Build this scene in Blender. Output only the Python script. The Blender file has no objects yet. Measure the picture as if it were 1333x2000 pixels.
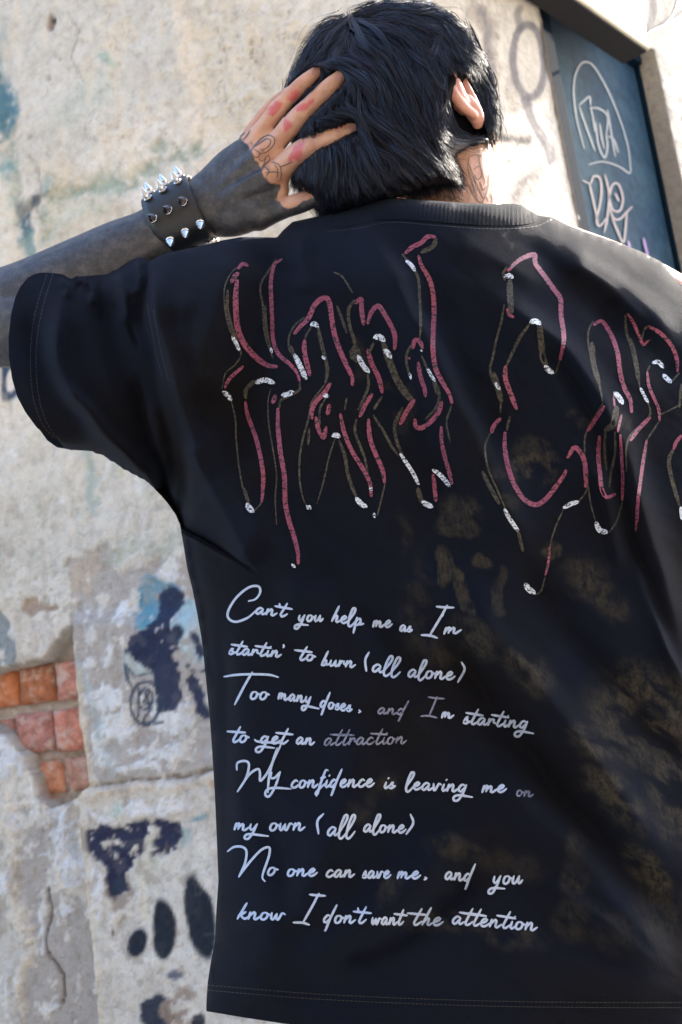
import bpy, bmesh, math, random
import numpy as np
from mathutils import Vector, Matrix
from mathutils.bvhtree import BVHTree

R = math.radians
scene = bpy.context.scene
col = scene.collection
random.seed(7)
rng = np.random.default_rng(11)

# ------------------------------------------------------------------ camera
PITCH, ROLL, CAMZ = R(13.8), R(7.8), 0.90
FPX = 2000 * 50 / 36.0
fwd = np.array([0, math.cos(PITCH), math.sin(PITCH)])
up0 = np.array([0, -math.sin(PITCH), math.cos(PITCH)])
rt0 = np.array([1.0, 0, 0])
rt = rt0 * math.cos(ROLL) - up0 * math.sin(ROLL)
upv = rt0 * math.sin(ROLL) + up0 * math.cos(ROLL)
CAM = np.array([0, 0, CAMZ])
cam = bpy.data.cameras.new('camera')
camo = bpy.data.objects.new('camera', cam)
col.objects.link(camo)
m = Matrix.Identity(4)
for i in range(3):
    m[i][0], m[i][1], m[i][2], m[i][3] = rt[i], upv[i], -fwd[i], CAM[i]
camo.matrix_world = m
cam.sensor_fit = 'VERTICAL'
cam.sensor_height = 36
cam.lens = 50
cam.clip_start = 0.05
cam.clip_end = 500
cam.dof.use_dof = True
cam.dof.focus_distance = 1.36
cam.dof.aperture_fstop = 10
cam.dof.aperture_blades = 0
scene.camera = camo

# ------------------------------------------------------------------ light
SUN_EL, SUN_AZ = R(30), R(45)          # azimuth measured from +X towards +Y
world = bpy.data.worlds.new('World')
scene.world = world
world.use_nodes = True
wn = world.node_tree
sky = wn.nodes.new('ShaderNodeTexSky')
sky.sky_type = 'NISHITA'
sky.sun_disc = False
sky.sun_elevation = SUN_EL
sky.sun_rotation = R(90) - SUN_AZ
sky.air_density = 1.0
sky.dust_density = 2.5
sky.ozone_density = 1.0
wn.nodes['Background'].inputs[1].default_value = 0.15
wn.links.new(sky.outputs[0], wn.nodes['Background'].inputs[0])
sun = bpy.data.lights.new('sun', 'SUN')
sun.energy = 2.0
sun.angle = R(0.6)
sun.color = (1.0, 0.93, 0.82)
suno = bpy.data.objects.new('sun', sun)
col.objects.link(suno)
sd = Vector((math.cos(SUN_EL) * math.cos(SUN_AZ), math.cos(SUN_EL) * math.sin(SUN_AZ), math.sin(SUN_EL)))
suno.rotation_euler = sd.to_track_quat('Z', 'Y').to_euler()
suno.location = (3, 0, 5)
vs = scene.view_settings
vs.view_transform = 'Standard'
vs.look = 'None'
vs.exposure = 2.72
vs.gamma = 1.0
vs.use_curve_mapping = False
scene.cycles.use_denoising = True
scene.cycles.max_bounces = 8

# ------------------------------------------------------------------ geometry helpers
def ray(px, py):
    px = np.asarray(px, float); py = np.asarray(py, float)
    a = (px - 666.5) / FPX; b = (1000 - py) / FPX
    return fwd + a[..., None] * rt + b[..., None] * upv

def W(px, py, Y):
    """point of the vertical plane y = Y that the photograph shows at px, py"""
    r = ray(px, py)
    return CAM + r * (np.asarray(Y, float) / r[..., 1])[..., None]

def proj(P):
    q = np.asarray(P, float) - CAM
    d = q @ fwd
    return 666.5 + FPX * (q @ rt) / d, 1000 - FPX * (q @ upv) / d

def on_plane(px, py, p0, n):
    r = ray(px, py)
    t = ((p0 - CAM) @ n) / (r @ n)
    return CAM + r * t[..., None]

def lattice(ix, iy, seed):
    h = (ix * 374761393 + iy * 668265263 + seed * 2147483647) & 0xffffffff
    h = ((h ^ (h >> 13)) * 1274126177) & 0xffffffff
    return ((h ^ (h >> 16)) & 0xffff) / 65535.0

def vnoise(x, y, seed=0):
    x = np.asarray(x, float); y = np.asarray(y, float)
    ix = np.floor(x).astype(np.int64); iy = np.floor(y).astype(np.int64)
    fx = x - ix; fy = y - iy
    fx = fx * fx * (3 - 2 * fx); fy = fy * fy * (3 - 2 * fy)
    a = lattice(ix, iy, seed); b = lattice(ix + 1, iy, seed)
    c = lattice(ix, iy + 1, seed); d = lattice(ix + 1, iy + 1, seed)
    return (a * (1 - fx) + b * fx) * (1 - fy) + (c * (1 - fx) + d * fx) * fy

def fbm(x, y, s, octv=4, seed=0):
    """0..1 noise, s = size of the largest feature"""
    t = 0; a = .5; tot = 0
    for o in range(octv):
        t = t + a * vnoise(x / s + 17.3 * o, y / s - 9.1 * o, seed + o); tot += a
        a *= .5; s = s / 2.03
    return t / tot

def sstep(a, b, x):
    t = np.clip((x - a) / (b - a), 0, 1)
    return t * t * (3 - 2 * t)

def catmull(pts, step, closed=False):
    P = np.array(pts, float)
    if len(P) < 3 and not closed:
        n = max(2, int(np.linalg.norm(P[1] - P[0]) / step) + 1)
        return P[0] + (P[1] - P[0]) * np.linspace(0, 1, n)[:, None]
    n = len(P)
    out = []
    segs = n if closed else n - 1
    for i in range(segs):
        p1, p2 = P[i], P[(i + 1) % n]
        p0 = P[i - 1] if (closed or i > 0) else 2 * p1 - p2
        p3 = P[(i + 2) % n] if (closed or i + 2 < n) else 2 * p2 - p1
        k = max(1, int(np.linalg.norm(p2 - p1) / step))
        t = (np.arange(k) / k)[:, None]
        out.append(.5 * ((2 * p1) + (-p0 + p2) * t + (2 * p0 - 5 * p1 + 4 * p2 - p3) * t ** 2 + (-p0 + 3 * p1 - 3 * p2 + p3) * t ** 3))
    if not closed:
        out.append(P[-1:])
    return np.concatenate(out)

def dist_poly(px, py, pts, closed=False):
    """distance, side sign and 0..1 position along a polyline"""
    P = np.array(pts, float)
    Q = np.roll(P, -1, 0) if closed else P[1:]
    P = P if closed else P[:-1]
    L = np.linalg.norm(Q - P, axis=1); cum = np.concatenate([[0], np.cumsum(L)])
    best = np.full(px.shape, 1e9); side = np.ones(px.shape); tt = np.zeros(px.shape)
    for i in range(len(P)):
        dx, dy = Q[i] - P[i]
        l2 = max(dx * dx + dy * dy, 1e-9)
        t = np.clip(((px - P[i, 0]) * dx + (py - P[i, 1]) * dy) / l2, 0, 1)
        ex = px - P[i, 0] - t * dx; ey = py - P[i, 1] - t * dy
        d = np.sqrt(ex * ex + ey * ey)
        mk = d < best
        best = np.where(mk, d, best)
        side = np.where(mk, np.sign(dx * ey - dy * ex), side)
        tt = np.where(mk, (cum[i] + t * L[i]) / cum[-1], tt)
    return best, side, tt

def nearest_pt(px, py, pts):
    P = np.array(pts, float); Q = np.roll(P, -1, 0)
    best = np.full(px.shape, 1e9); bx = px.copy(); by = py.copy()
    for i in range(len(P)):
        dx, dy = Q[i] - P[i]
        t = np.clip(((px - P[i, 0]) * dx + (py - P[i, 1]) * dy) / max(dx * dx + dy * dy, 1e-9), 0, 1)
        cx = P[i, 0] + t * dx; cy = P[i, 1] + t * dy
        d = (px - cx) ** 2 + (py - cy) ** 2
        mk = d < best
        best = np.where(mk, d, best); bx = np.where(mk, cx, bx); by = np.where(mk, cy, by)
    return bx, by

def inside(px, py, poly):
    P = np.array(poly, float); res = np.zeros(px.shape, bool)
    j = len(P) - 1
    for i in range(len(P)):
        xi, yi = P[i]; xj, yj = P[j]
        if yi != yj:
            c = ((yi > py) != (yj > py)) & (px < (xj - xi) * (py - yi) / (yj - yi) + xi)
            res ^= c
        j = i
    return res

def new_mesh(name, verts, faces, mats=None, smooth=True, parent=None, link=True):
    me = bpy.data.meshes.new(name)
    verts = np.asarray(verts, np.float32)
    if isinstance(faces, np.ndarray):
        k = faces.shape[1]
        me.vertices.add(len(verts)); me.vertices.foreach_set('co', verts.ravel())
        me.loops.add(faces.size); me.loops.foreach_set('vertex_index', faces.astype(np.int32).ravel())
        me.polygons.add(len(faces))
        me.polygons.foreach_set('loop_start', np.arange(0, faces.size, k, dtype=np.int32))
        me.update(calc_edges=True)
    else:
        me.from_pydata([tuple(v) for v in verts], [], faces)
    me.validate()
    if smooth:
        me.polygons.foreach_set('use_smooth', np.ones(len(me.polygons), bool))
    for mt in (mats or []):
        me.materials.append(mt)
    o = bpy.data.objects.new(name, me)
    if link:
        col.objects.link(o)
    if parent is not None:
        o.parent = parent
    return o

def set_attr(me, name, arr):
    arr = np.asarray(arr, np.float32)
    if arr.ndim == 1:
        a = me.attributes.new(name, 'FLOAT', 'POINT'); a.data.foreach_set('value', arr)
    else:
        if arr.shape[1] == 3:
            arr = np.concatenate([arr, np.ones((len(arr), 1), np.float32)], 1)
        a = me.attributes.new(name, 'FLOAT_COLOR', 'POINT'); a.data.foreach_set('color', np.ascontiguousarray(arr).ravel())

def tag(o, label=None, cat=None, group=None, kind=None):
    if label: o['label'] = label
    if cat: o['category'] = cat
    if group: o['group'] = group
    if kind: o['kind'] = kind
    return o

def srgb(r, g, b):
    f = lambda c: (c / 255 / 12.92) if c / 255 <= .04045 else ((c / 255 + .055) / 1.055) ** 2.4
    return (f(r), f(g), f(b))

def grid_faces(nu, nv, wrap=False):
    f = []
    cols_ = nv if wrap else nv - 1
    i, j = np.meshgrid(np.arange(nu - 1), np.arange(cols_), indexing='ij')
    a = i * nv + j; b = i * nv + (j + 1) % nv
    return np.stack([a, b, b + nv, a + nv], -1).reshape(-1, 4)

def mapping_depth(me_o):
    d = bpy.context.evaluated_depsgraph_get()

# ------------------------------------------------------------------ materials
def mat(name, base, rough=.6, spec=.4, sheen=0, sub=0, metal=0):
    mt = bpy.data.materials.new(name); mt.use_nodes = True
    b = mt.node_tree.nodes['Principled BSDF']
    b.inputs['Base Color'].default_value = (*base, 1)
    b.inputs['Roughness'].default_value = rough
    b.inputs['Specular IOR Level'].default_value = spec
    b.inputs['Sheen Weight'].default_value = sheen
    b.inputs['Metallic'].default_value = metal
    if sub:
        b.inputs['Subsurface Weight'].default_value = sub
        b.inputs['Subsurface Radius'].default_value = (1, .3, .15)
        b.inputs['Subsurface Scale'].default_value = .012
    return mt

class N:
    """short node wiring"""
    def __init__(s, mt): s.t = mt.node_tree; s.b = s.t.nodes['Principled BSDF']
    def new(s, kind, **kw):
        n = s.t.nodes.new('ShaderNode' + kind)
        for k, v in kw.items(): setattr(n, k, v)
        return n
    def link(s, a, b): s.t.links.new(a, b)
    def attr(s, name): return s.new('Attribute', attribute_name=name)
    def noise(s, scale, detail=4, rough=.5, vec=None):
        n = s.new('TexNoise'); n.inputs['Scale'].default_value = scale
        n.inputs['Detail'].default_value = detail; n.inputs['Roughness'].default_value = rough
        s.link(vec if vec is not None else s.co(), n.inputs['Vector'])
        return n
    def co(s):
        if not hasattr(s, '_c'): s._c = s.new('TexCoord')
        return s._c.outputs['Object']
    def ramp(s, fac, stops):
        r = s.new('ValToRGB'); s.link(fac, r.inputs[0])
        e = r.color_ramp.elements
        while len(e) < len(stops): e.new(.5)
        for k, (p, c) in enumerate(stops):
            e[k].position = p; e[k].color = (*c, 1) if len(c) == 3 else c
        return r
    def mix(s, fac, a, b, mode='MIX'):
        n = s.new('Mix', data_type='RGBA', blend_type=mode)
        for src, i in ((fac, 0), (a, 6), (b, 7)):
            if hasattr(src, 'is_linked'): s.link(src, n.inputs[i])
            elif isinstance(src, (int, float)): n.inputs[i].default_value = src
            else: n.inputs[i].default_value = (*src, 1)
        return n.outputs[2]
    def math(s, op, a, b=0.0):
        n = s.new('Math', operation=op)
        for src, i in ((a, 0), (b, 1)):
            if hasattr(src, 'is_linked'): s.link(src, n.inputs[i])
            else: n.inputs[i].default_value = src
        return n.outputs[0]
    def bump(s, h, dist, strength=1, prev=None):
        n = s.new('Bump'); n.inputs['Distance'].default_value = dist; n.inputs['Strength'].default_value = strength
        s.link(h, n.inputs['Height'])
        if prev is not None: s.link(prev, n.inputs['Normal'])
        return n.outputs[0]
# ------------------------------------------------------------------ building walls
A22, A39 = R(20), R(39)
dL = np.array([math.cos(A22), -math.sin(A22), 0]); nL = np.array([-math.sin(A22), -math.cos(A22), 0])
p0L = W(190, 1650, 2.45)
cor = on_plane(862, 150, p0L, nL)
dR = np.array([math.sin(A39), math.cos(A39), 0]); nR = np.array([math.cos(A39), -math.sin(A39), 0])
Zv = np.array([0, 0, 1.0])

class Paint:
    def __init__(s, px, py, base):
        s.x, s.y = px, py
        s.wx = px + 26 * (fbm(px, py, 60, 4, 3) - .5) * 2
        s.wy = py + 26 * (fbm(px, py, 60, 4, 8) - .5) * 2
        s.n1 = fbm(px, py, 34, 4, 21); s.n2 = fbm(px, py, 12, 3, 33); s.n3 = fbm(px, py, 150, 4, 44)
        s.c = np.tile(np.array(base, float), (len(px), 1)); s.h = np.zeros(len(px))
    def put(s, mk, c, dh=0):
        mk = np.clip(mk, 0, 1)
        if c is not None: s.c += (np.array(c) - s.c) * mk[:, None]
        if dh: s.h += dh * mk
    def blob(s, cx, cy, rx, ry, rot=0, soft=.35, rag=.7, warp=1):
        x = s.x + (s.wx - s.x) * warp - cx; y = s.y + (s.wy - s.y) * warp - cy
        ca, sa = math.cos(R(rot)), math.sin(R(rot))
        r = np.hypot((x * ca + y * sa) / rx, (-x * sa + y * ca) / ry)
        return sstep(0, soft, 1 - r + (s.n1 - .5) * rag + (s.n2 - .5) * rag * .7)
    def poly(s, pts, soft=6, warp=1, rag=0):
        x = s.x + (s.wx - s.x) * warp; y = s.y + (s.wy - s.y) * warp
        d, _, _ = dist_poly(x, y, pts, True)
        sg = np.where(inside(x, y, pts), d, -d)
        return sstep(-soft / 2, soft / 2, sg + rag * (s.n2 - .5))
    def line(s, pts, w, soft=3, warp=0, rag=0):
        P = catmull(pts, 12)
        x = s.x + (s.wx - s.x) * warp; y = s.y + (s.wy - s.y) * warp
        mk = np.zeros(len(s.x))
        lo = P.min(0) - w - 40; hi = P.max(0) + w + 40
        k = (s.x > lo[0]) & (s.x < hi[0]) & (s.y > lo[1]) & (s.y < hi[1])
        if k.any():
            d, _, _ = dist_poly(x[k], y[k], P)
            mk[k] = sstep(soft / 2, -soft / 2, d - w / 2 + rag * (s.n2[k] - .5))
        return mk

BRICK_REGION = [(-60, 1330), (0, 1312), (30, 1298), (60, 1292), (92, 1282), (108, 1255), (125, 1236), (150, 1226), (154, 1300), (163, 1400),
                (172, 1480), (182, 1532), (150, 1556), (105, 1572), (75, 1550), (58, 1510), (45, 1478), (20, 1440), (0, 1420), (-60, 1410)]

def paint_left(px, py):
    p = Paint(px, py, (.60, .555, .48))
    p.put(sstep(.42, .62, p.n3), (.68, .645, .585))
    p.put(sstep(.5, .75, p.n1) * .5, (.50, .455, .385))
    p.put(sstep(.56, .7, fbm(px, py, 90, 5, 91)) * .55, (.72, .70, .67))
    p.h += .010 * (fbm(px, py, 220, 3, 5) - .5) + .0035 * (p.n1 - .5) + .0022 * (p.n2 - .5)
    # coarse render, right of the seam and the band above the arm
    rough = sstep(360, 420, px + .0 * py) * sstep(700, 300, py)
    p.h += rough * .006 * (fbm(px, py, 16, 3, 61) - .5) + sstep(230, 300, px) * sstep(420, 200, py) * .004 * (fbm(px * .6, py, 14, 3, 62) - .5)
    p.put(rough * sstep(.5, .7, p.n2) * .35, (.72, .68, .60))
    p.put(p.poly([(-80, -60), (325, -60), (352, 100), (360, 180), (120, 330), (90, 440), (60, 420), (10, 180)], 30, .6) * .55, (.53, .53, .50))
    seam = p.line([(342, -40), (362, 90), (378, 200), (396, 330)], 34, 22, .3)
    p.put(seam * .55, (.76, .66, .55), .006)  # raised seam, coloured paler and warmer to paint in a sunlit strip
    # grooves between the big blocks
    g1 = p.line([(0, 120), (18, 240), (40, 420), (62, 560), (80, 700)], 16, 26, .5, 8)
    p.put(g1 * .5, (.36, .42, .42), -.012)
    for (a, w, k) in (([(95, 470), (110, 400), (180, 362), (260, 345), (320, 305), (384, 283)], 34, .75), ([(60, 400), (130, 375), (220, 330)], 26, .35)):
        p.put(p.line(a, w, 26, 1, 26) * k * sstep(.3, .55, p.n2 * .5 + p.n1 * .5), (.24, .34, .29), -.008)
    for b, c, k in (((2, 210, 34, 110, -8), (.07, .18, .24), .95), ((20, 330, 30, 100, -12), (.16, .31, .33), .85), ((30, 400, 40, 60, 0), (.40, .52, .50), .55),
                    ((46, 420, 26, 52, -5), (.045, .11, .16), .95), ((70, 395, 18, 34, 30), (.035, .06, .10), .85), ((50, 475, 16, 50, 0), (.14, .27, .28), .7),
                    ((6, 90, 10, 60, 0), (.30, .38, .38), .6), ((202, 112, 16, 12, 0), (.26, .42, .36), .6), ((160, 190, 90, 50, -30), (.44, .52, .46), .35),
                    ((90, 360, 20, 20, 0), (.2, .33, .33), .5), ((150, 420, 70, 26, -20), (.46, .54, .46), .4)):
        p.put(p.blob(*b, soft=.6, rag=1.0) * k, c)
    p.put(p.blob(97, 44, 12, 19, 10, .3, .5, .3), (.30, .24, .22), -.009)
    p.put(p.blob(99, 34, 8, 7, 0, .3, .5, .3) * .9, (.05, .04, .04))
    for (x, y, r) in ((118, 115, 5), (226, 93, 4), (95, 150, 8), (322, 48, 5), (60, 268, 5), (430, 120, 4), (30, 520, 5), (70, 1130, 6), (250, 60, 3)):
        p.put(p.blob(x, y, r, r * 1.2, 0, .6, .4, .2) * .6, (.24, .19, .15), -.004)
    for pts in ([(300, 250), (330, 262), (352, 300), (360, 330)], [(420, 60), (440, 120), (432, 170), (450, 230)], [(130, 20), (150, 60), (140, 110), (165, 160)], [(60, 300), (80, 350), (76, 400), (96, 440)], [(500, 40), (492, 90), (510, 130)]):
        p.put(p.line(pts, 2.6, 2.5, .5, 3) * .55, (.26, .22, .18), -.004)
    for b in ((450, 150, 50, 70, 20), (520, 60, 60, 40, 0), (250, 240, 60, 30, -20), (430, 330, 40, 30, 0), (180, 60, 50, 30, 10)):
        e_ = p.blob(*b, soft=.08, rag=1.5)
        p.put(e_ * .5, (.66, .63, .57), .003)
        p.put(e_ * (1 - e_) * 2.4, (.30, .26, .21), -.001)
    # middle field, under the sleeve
    p.put(sstep(780, 900, py) * sstep(1240, 1100, py) * .45, (.56, .57, .54))
    for k in range(14):
        x = 20 + 26 * k + 9 * math.sin(k * 2.3)
        y = 930 + 90 * math.sin(k * 1.7)
        c = ((.78, .80, .80), (.38, .47, .43), (.70, .66, .55))[k % 3]
        p.put(p.line([(x, y - 120), (x + 14, y), (x + 20, y + 120)], 14, 16, 1, 34) * (.6, .5, .5)[k % 3] * sstep(.4, .6, p.n1), c)
    p.put(p.line([(165, 880), (182, 950), (178, 1010)], 16, 18, .6, 20) * .7, (.28, .40, .39))
    p.put(p.line([(125, 870), (135, 1000), (150, 1180), (158, 1250)], 7, 10, .3) * .5, (.74, .68, .60), .004)
    p.put(p.line([(160, 1120), (230, 1085), (330, 1060), (380, 1040)], 30, 26, 1, 40) * .5, (.36, .45, .40))
    p.put(p.blob(18, 745, 34, 42, 0, .3, .2, .2) * (1 - p.blob(24, 742, 14, 26, 0, .3, .2, .2)) * sstep(0, 8, px), (.05, .075, .13))
    # grey patches of lost whitewash on the right block
    g = p.poly([(142, 1085), (178, 1062), (205, 1075), (225, 1120), (262, 1105), (300, 1085), (345, 1092), (420, 1120), (600, 1200), (600, 1530), (178, 1532), (165, 1380), (152, 1210)], 8, 1.1, 30)
    p.put(g * .92, (.42, .40, .39), -.0035)
    p.put(p.blob(172, 1120, 32, 60, 0, .25, .8), (.50, .44, .38))
    for (x, y, rx, ry) in ((243, 1192, 18, 22), (240, 1215, 10, 10), (178, 1205, 10, 14), (185, 1250, 10, 24), (190, 1300, 14, 14), (222, 1290, 16, 30), (330, 1120, 24, 26),
                           (215, 1370, 36, 34), (240, 1420, 60, 44), (205, 1480, 30, 30), (330, 1470, 80, 22), (340, 1400, 40, 36), (392, 1448, 8, 8), (360, 1200, 40, 60), (285, 1500, 40, 10)):
        p.put(p.blob(x, y, rx, ry, 0, .25, 1.5), (.68, .70, .72), .002)
    p.put(p.line([(168, 1300), (185, 1360), (205, 1440), (240, 1520)], 20, 18, 1, 20) * .5, (.42, .54, .58))
    # blue spray lettering with the little wheelchair drawing
    for b, c, k in (((330, 1190, 70, 50, 20), (.12, .30, .42), .85), ((290, 1200, 22, 34, 0), (.10, .30, .42), .7), ((385, 1230, 40, 60, -10), (.44, .60, .66), .7), ((300, 1290, 36, 40, 0), (.46, .60, .62), .6)):
        p.put(p.blob(*b, soft=.35, rag=1.1) * k, c)
    navy = (.022, .032, .075)
    for pts, w in (([(338, 1172), (328, 1215), (300, 1250), (278, 1262)], 40), ([(300, 1245), (330, 1262), (356, 1240)], 34), ([(320, 1258), (335, 1310), (340, 1350), (338, 1376)], 34),
                   ([(388, 1250), (402, 1275)], 18), ([(278, 1262), (300, 1285), (330, 1282)], 26), ([(385, 1330), (398, 1375), (412, 1395)], 22), ([(372, 1300), (392, 1310), (420, 1300)], 10)):
        p.put(p.line(pts, w * 1.12, 6, .6, 15) * .97, navy)
    for b in ((310, 1225, 5, 4), (325, 1222, 4, 5), (340, 1268, 5, 3), (318, 1250, 3, 6), (300, 1262, 3, 4), (350, 1230, 4, 3)):
        p.put(p.blob(*b, soft=.4) * .8, (.45, .42, .52))
    whe = [(296 + 30 * math.cos(a), 1374 + 42 * math.sin(a)) for a in np.linspace(0, 6.28, 16)]
    for pts, w in ((whe, 7), ([(296 + 14 * math.cos(a), 1366 + 20 * math.sin(a)) for a in np.linspace(0, 6.28, 12)], 6), ([(257, 1299), (262, 1330), (268, 1340)], 7), ([(262, 1305), (274, 1320), (310, 1312)], 5),
                   ([(283, 1345), (283, 1400)], 5), ([(296, 1354), (300, 1370), (310, 1385), (296, 1400), (292, 1414), (330, 1410)], 6), ([(305, 1350), (292, 1372), (305, 1374)], 5), ([(310, 1310), (318, 1330), (326, 1370)], 5)):
        p.put(p.line(pts, w, 4, .08) * .9, (.03, .05, .085))
    # step under the upper block and the lower block
    low = sstep(-4, 4, py - (1530 - (px - 178) * .115)) * sstep(160, 168, px)
    p.put(low * .7, (.60, .585, .55))
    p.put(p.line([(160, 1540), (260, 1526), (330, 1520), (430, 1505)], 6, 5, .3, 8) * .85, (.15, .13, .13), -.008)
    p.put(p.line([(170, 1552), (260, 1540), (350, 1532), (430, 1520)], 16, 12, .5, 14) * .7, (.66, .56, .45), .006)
    for (x, y, rx, ry) in ((190, 1585, 20, 28), (300, 1580, 70, 24), (240, 1600, 30, 12), (200, 1740, 22, 60), (350, 1570, 40, 20)):
        p.put(p.blob(x, y, rx, ry, 0, .3, 1.3), (.72, .73, .75), .002)
    for (x, y, rx, ry, c) in ((395, 1600, 26, 12, (.14, .30, .36)), (375, 1640, 20, 30, (.30, .42, .42)), (250, 1570, 12, 20, (.50, .60, .55)), (390, 1680, 40, 30, (.56, .56, .46)), (320, 1690, 50, 20, (.56, .56, .46))):
        p.put(p.blob(x, y, rx, ry, -30, .5, 1) * .8, c)
    tr = p.blob(255, 1760, 28, 90, 0, .3, .9)
    p.put(tr * .8, (.30, .24, .20), -.003)
    p.put(p.blob(345, 1640, 24, 34, 0, .25, .5), (.16, .13, .12))
    sm = np.maximum(p.poly([(168, 1618), (230, 1606), (300, 1612), (362, 1606), (366, 1668), (300, 1672), (262, 1700), (200, 1672), (170, 1660)], 8, .8, 16),
                    p.poly([(225, 1660), (262, 1660), (268, 1742), (240, 1762), (224, 1720)], 8, .8, 12))
    p.put(sm * sstep(.30, .42, p.n2 * .6 + p.n1 * .4), (.028, .034, .075), -.003)
    for b in ((250, 1735, 18, 24), (262, 1830, 5, 5), (236, 1810, 6, 12)):
        p.put(p.blob(*b, soft=.3, rag=.4) * .9, (.03, .045, .08))
    halo = np.maximum.reduce([p.blob(335, 1800, 62, 110, 0, .3, .2, .2), p.blob(400, 1760, 60, 150, 0, .3, .2, .2), p.blob(280, 1850, 50, 80, 0, .3, .2, .2)])
    p.put(halo * .8, (.66, .65, .62))
    p.put(p.line([(305, 1640), (300, 1700), (296, 1790)], 12, 14, .3) * .8, (.74, .71, .60))
    for pts in ([(282, 1838, 19, 32, 18)], [(334, 1805, 23, 56, -3)], [(334, 1835, 22, 38, 0)], [(398, 1782, 25, 86, -6)], [(412, 1800, 24, 80, -4)]):
        x, y, rx, ry, rot = pts[0]
        p.put(p.blob(x, y, rx * 1.12, ry * 1.04, rot, .26, .14, .2), (.018, .026, .042))
    p.put(p.blob(330, 1975, 40, 46, 0, .2, .4, .5), (.035, .045, .07))
    p.put(p.blob(365, 1960, 34, 60, 10, .3, .8, .6) * .85, (.30, .23, .19))
    p.put(p.blob(358, 1900, 22, 11, 0, .3, .4, .3) * .9, (.08, .10, .16))
    p.put(p.blob(402, 1990, 14, 26, 0, .3, .6, .3), (.04, .045, .06))
    # left foot of the wall
    p.put(p.poly([(-60, 1195), (4, 1195), (18, 1225), (26, 1270), (30, 1296), (0, 1312), (-60, 1330)], 5, .5, 6), (.27, .31, .33), -.006)
    for pts in ([(48, 1172), (70, 1170), (85, 1186), (110, 1186), (118, 1190), (100, 1200), (84, 1198), (66, 1210), (50, 1198)], [(92, 1286), (112, 1262), (130, 1250), (152, 1244), (154, 1286), (120, 1292)]):
        p.put(p.poly(pts, 4, .5, 8), (.42, .34, .29), -.006)
    lg = p.poly([(30, 1575), (90, 1570), (105, 1640), (90, 1730), (130, 1760), (190, 1760), (205, 2060), (60, 2060), (40, 1800)], 14, 1, 40)
    p.put(lg * .85, (.36, .335, .32), -.004)
    p.put(p.poly([(-60, 1560), (30, 1575), (46, 1790), (52, 2060), (-60, 2060)], 20, 1, 40) * .5, (.47, .47, .46))
    p.put(p.line([(8, 1560), (20, 1680), (40, 1800), (52, 1960)], 22, 18, .8, 26) * .55, (.74, .66, .54), .006)  # sunlit streak painted in as a pale warm band
    for (x, y, rx, ry) in ((20, 1480, 30, 60), (90, 1590, 44, 30), (120, 1640, 30, 60), (140, 1700, 36, 40), (28, 1620, 10, 24), (118, 1790, 16, 20), (10, 1720, 12, 24), (70, 1820, 8, 40), (140, 1560, 30, 20), (110, 1960, 12, 20), (10, 1900, 8, 40)):
        p.put(p.blob(x, y, rx, ry, 0, .3, 1.6), (.64, .66, .69), .002)
    p.put(p.blob(145, 1640, 14, 50, 0, .6, .8) * .6, (.36, .41, .46))
    for (x, y, rx, ry) in ((70, 1625, 4, 14), (84, 1705, 3, 8), (188, 1940, 6, 10)):
        p.put(p.blob(x, y, rx, ry, 0, .6, .5) * .7, (.20, .10, .09))
    p.put(p.line([(92, 1738), (97, 1790), (86, 1825), (88, 1856), (108, 1884), (122, 1902), (124, 1945), (120, 1960)], 4.5, 3, .25) * .85, (.10, .085, .08), -.006)
    # small flakes, grime and pinholes everywhere
    f1 = fbm(px, py, 22, 4, 131); f2 = fbm(px, py, 9, 3, 132); f3 = fbm(px * 1.6, py * .7, 46, 4, 133)
    lowm = (.35 + .65 * sstep(900, 1200, py)) * (.06 + .94 * sstep(.10, .26, p.c.mean(1)))
    p.put(sstep(.60, .64, f1 * .6 + f3 * .4) * .75 * lowm, (.70, .68, .64), .0022)
    p.put(sstep(.385, .35, f1 * .6 + f3 * .4) * .55 * lowm, (.36, .32, .28), -.0022)
    p.put(sstep(.66, .72, f2) * .35 * lowm, (.34, .29, .24), -.0012)
    up_ = sstep(1000, 700, py)
    p.put(sstep(.55, .68, f3) * .30 * up_, (.66, .56, .40))
    p.put(sstep(.58, .66, fbm(px * 2.4, py * .35, 40, 4, 134)) * .28 * lowm * sstep(850, 950, py), (.40, .36, .33))
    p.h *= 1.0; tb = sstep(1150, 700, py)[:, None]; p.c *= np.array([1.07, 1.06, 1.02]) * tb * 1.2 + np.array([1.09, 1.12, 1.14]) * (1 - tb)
    # right blocks stand proud of the brick
    edge = [(150, 1190), (155, 1290), (164, 1400), (178, 1480), (186, 1532), (166, 1560), (168, 1640), (180, 1700), (188, 1800), (198, 1900), (212, 2060)]
    E = np.array(edge); ex = np.interp(py, E[:, 1], E[:, 0])
    side = sstep(-3, 3, px - ex + 3 * (p.n2 - .5)) * sstep(1180, 1230, py)
    p.h += .024 * side
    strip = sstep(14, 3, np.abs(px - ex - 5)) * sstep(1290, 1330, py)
    p.put(strip * .6, (.72, .64, .50))  # sunlight on the left-facing block edge, painted as warm cream
    # recess where the render has come off the bricks
    hole = p.poly(BRICK_REGION, 5, .35, 8)
    hole = hole * (1 - side)
    p.h -= .042 * hole
    mort = (.50, .44, .38)
    p.put(hole, mort)
    p.put(hole * sstep(.5, .7, p.n2) * .6, (.62, .58, .54), 0)
    p.put(hole * p.blob(78, 1520, 26, 40, 0, .6, 1) * .8, (.50, .22, .12), .006)
    p.put(hole * p.blob(120, 1500, 60, 40, 0, .6, 1) * .5, (.46, .34, .28), .010)
    p.h += hole * .007 * (p.n1 - .5)
    return p.c, p.h

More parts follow.
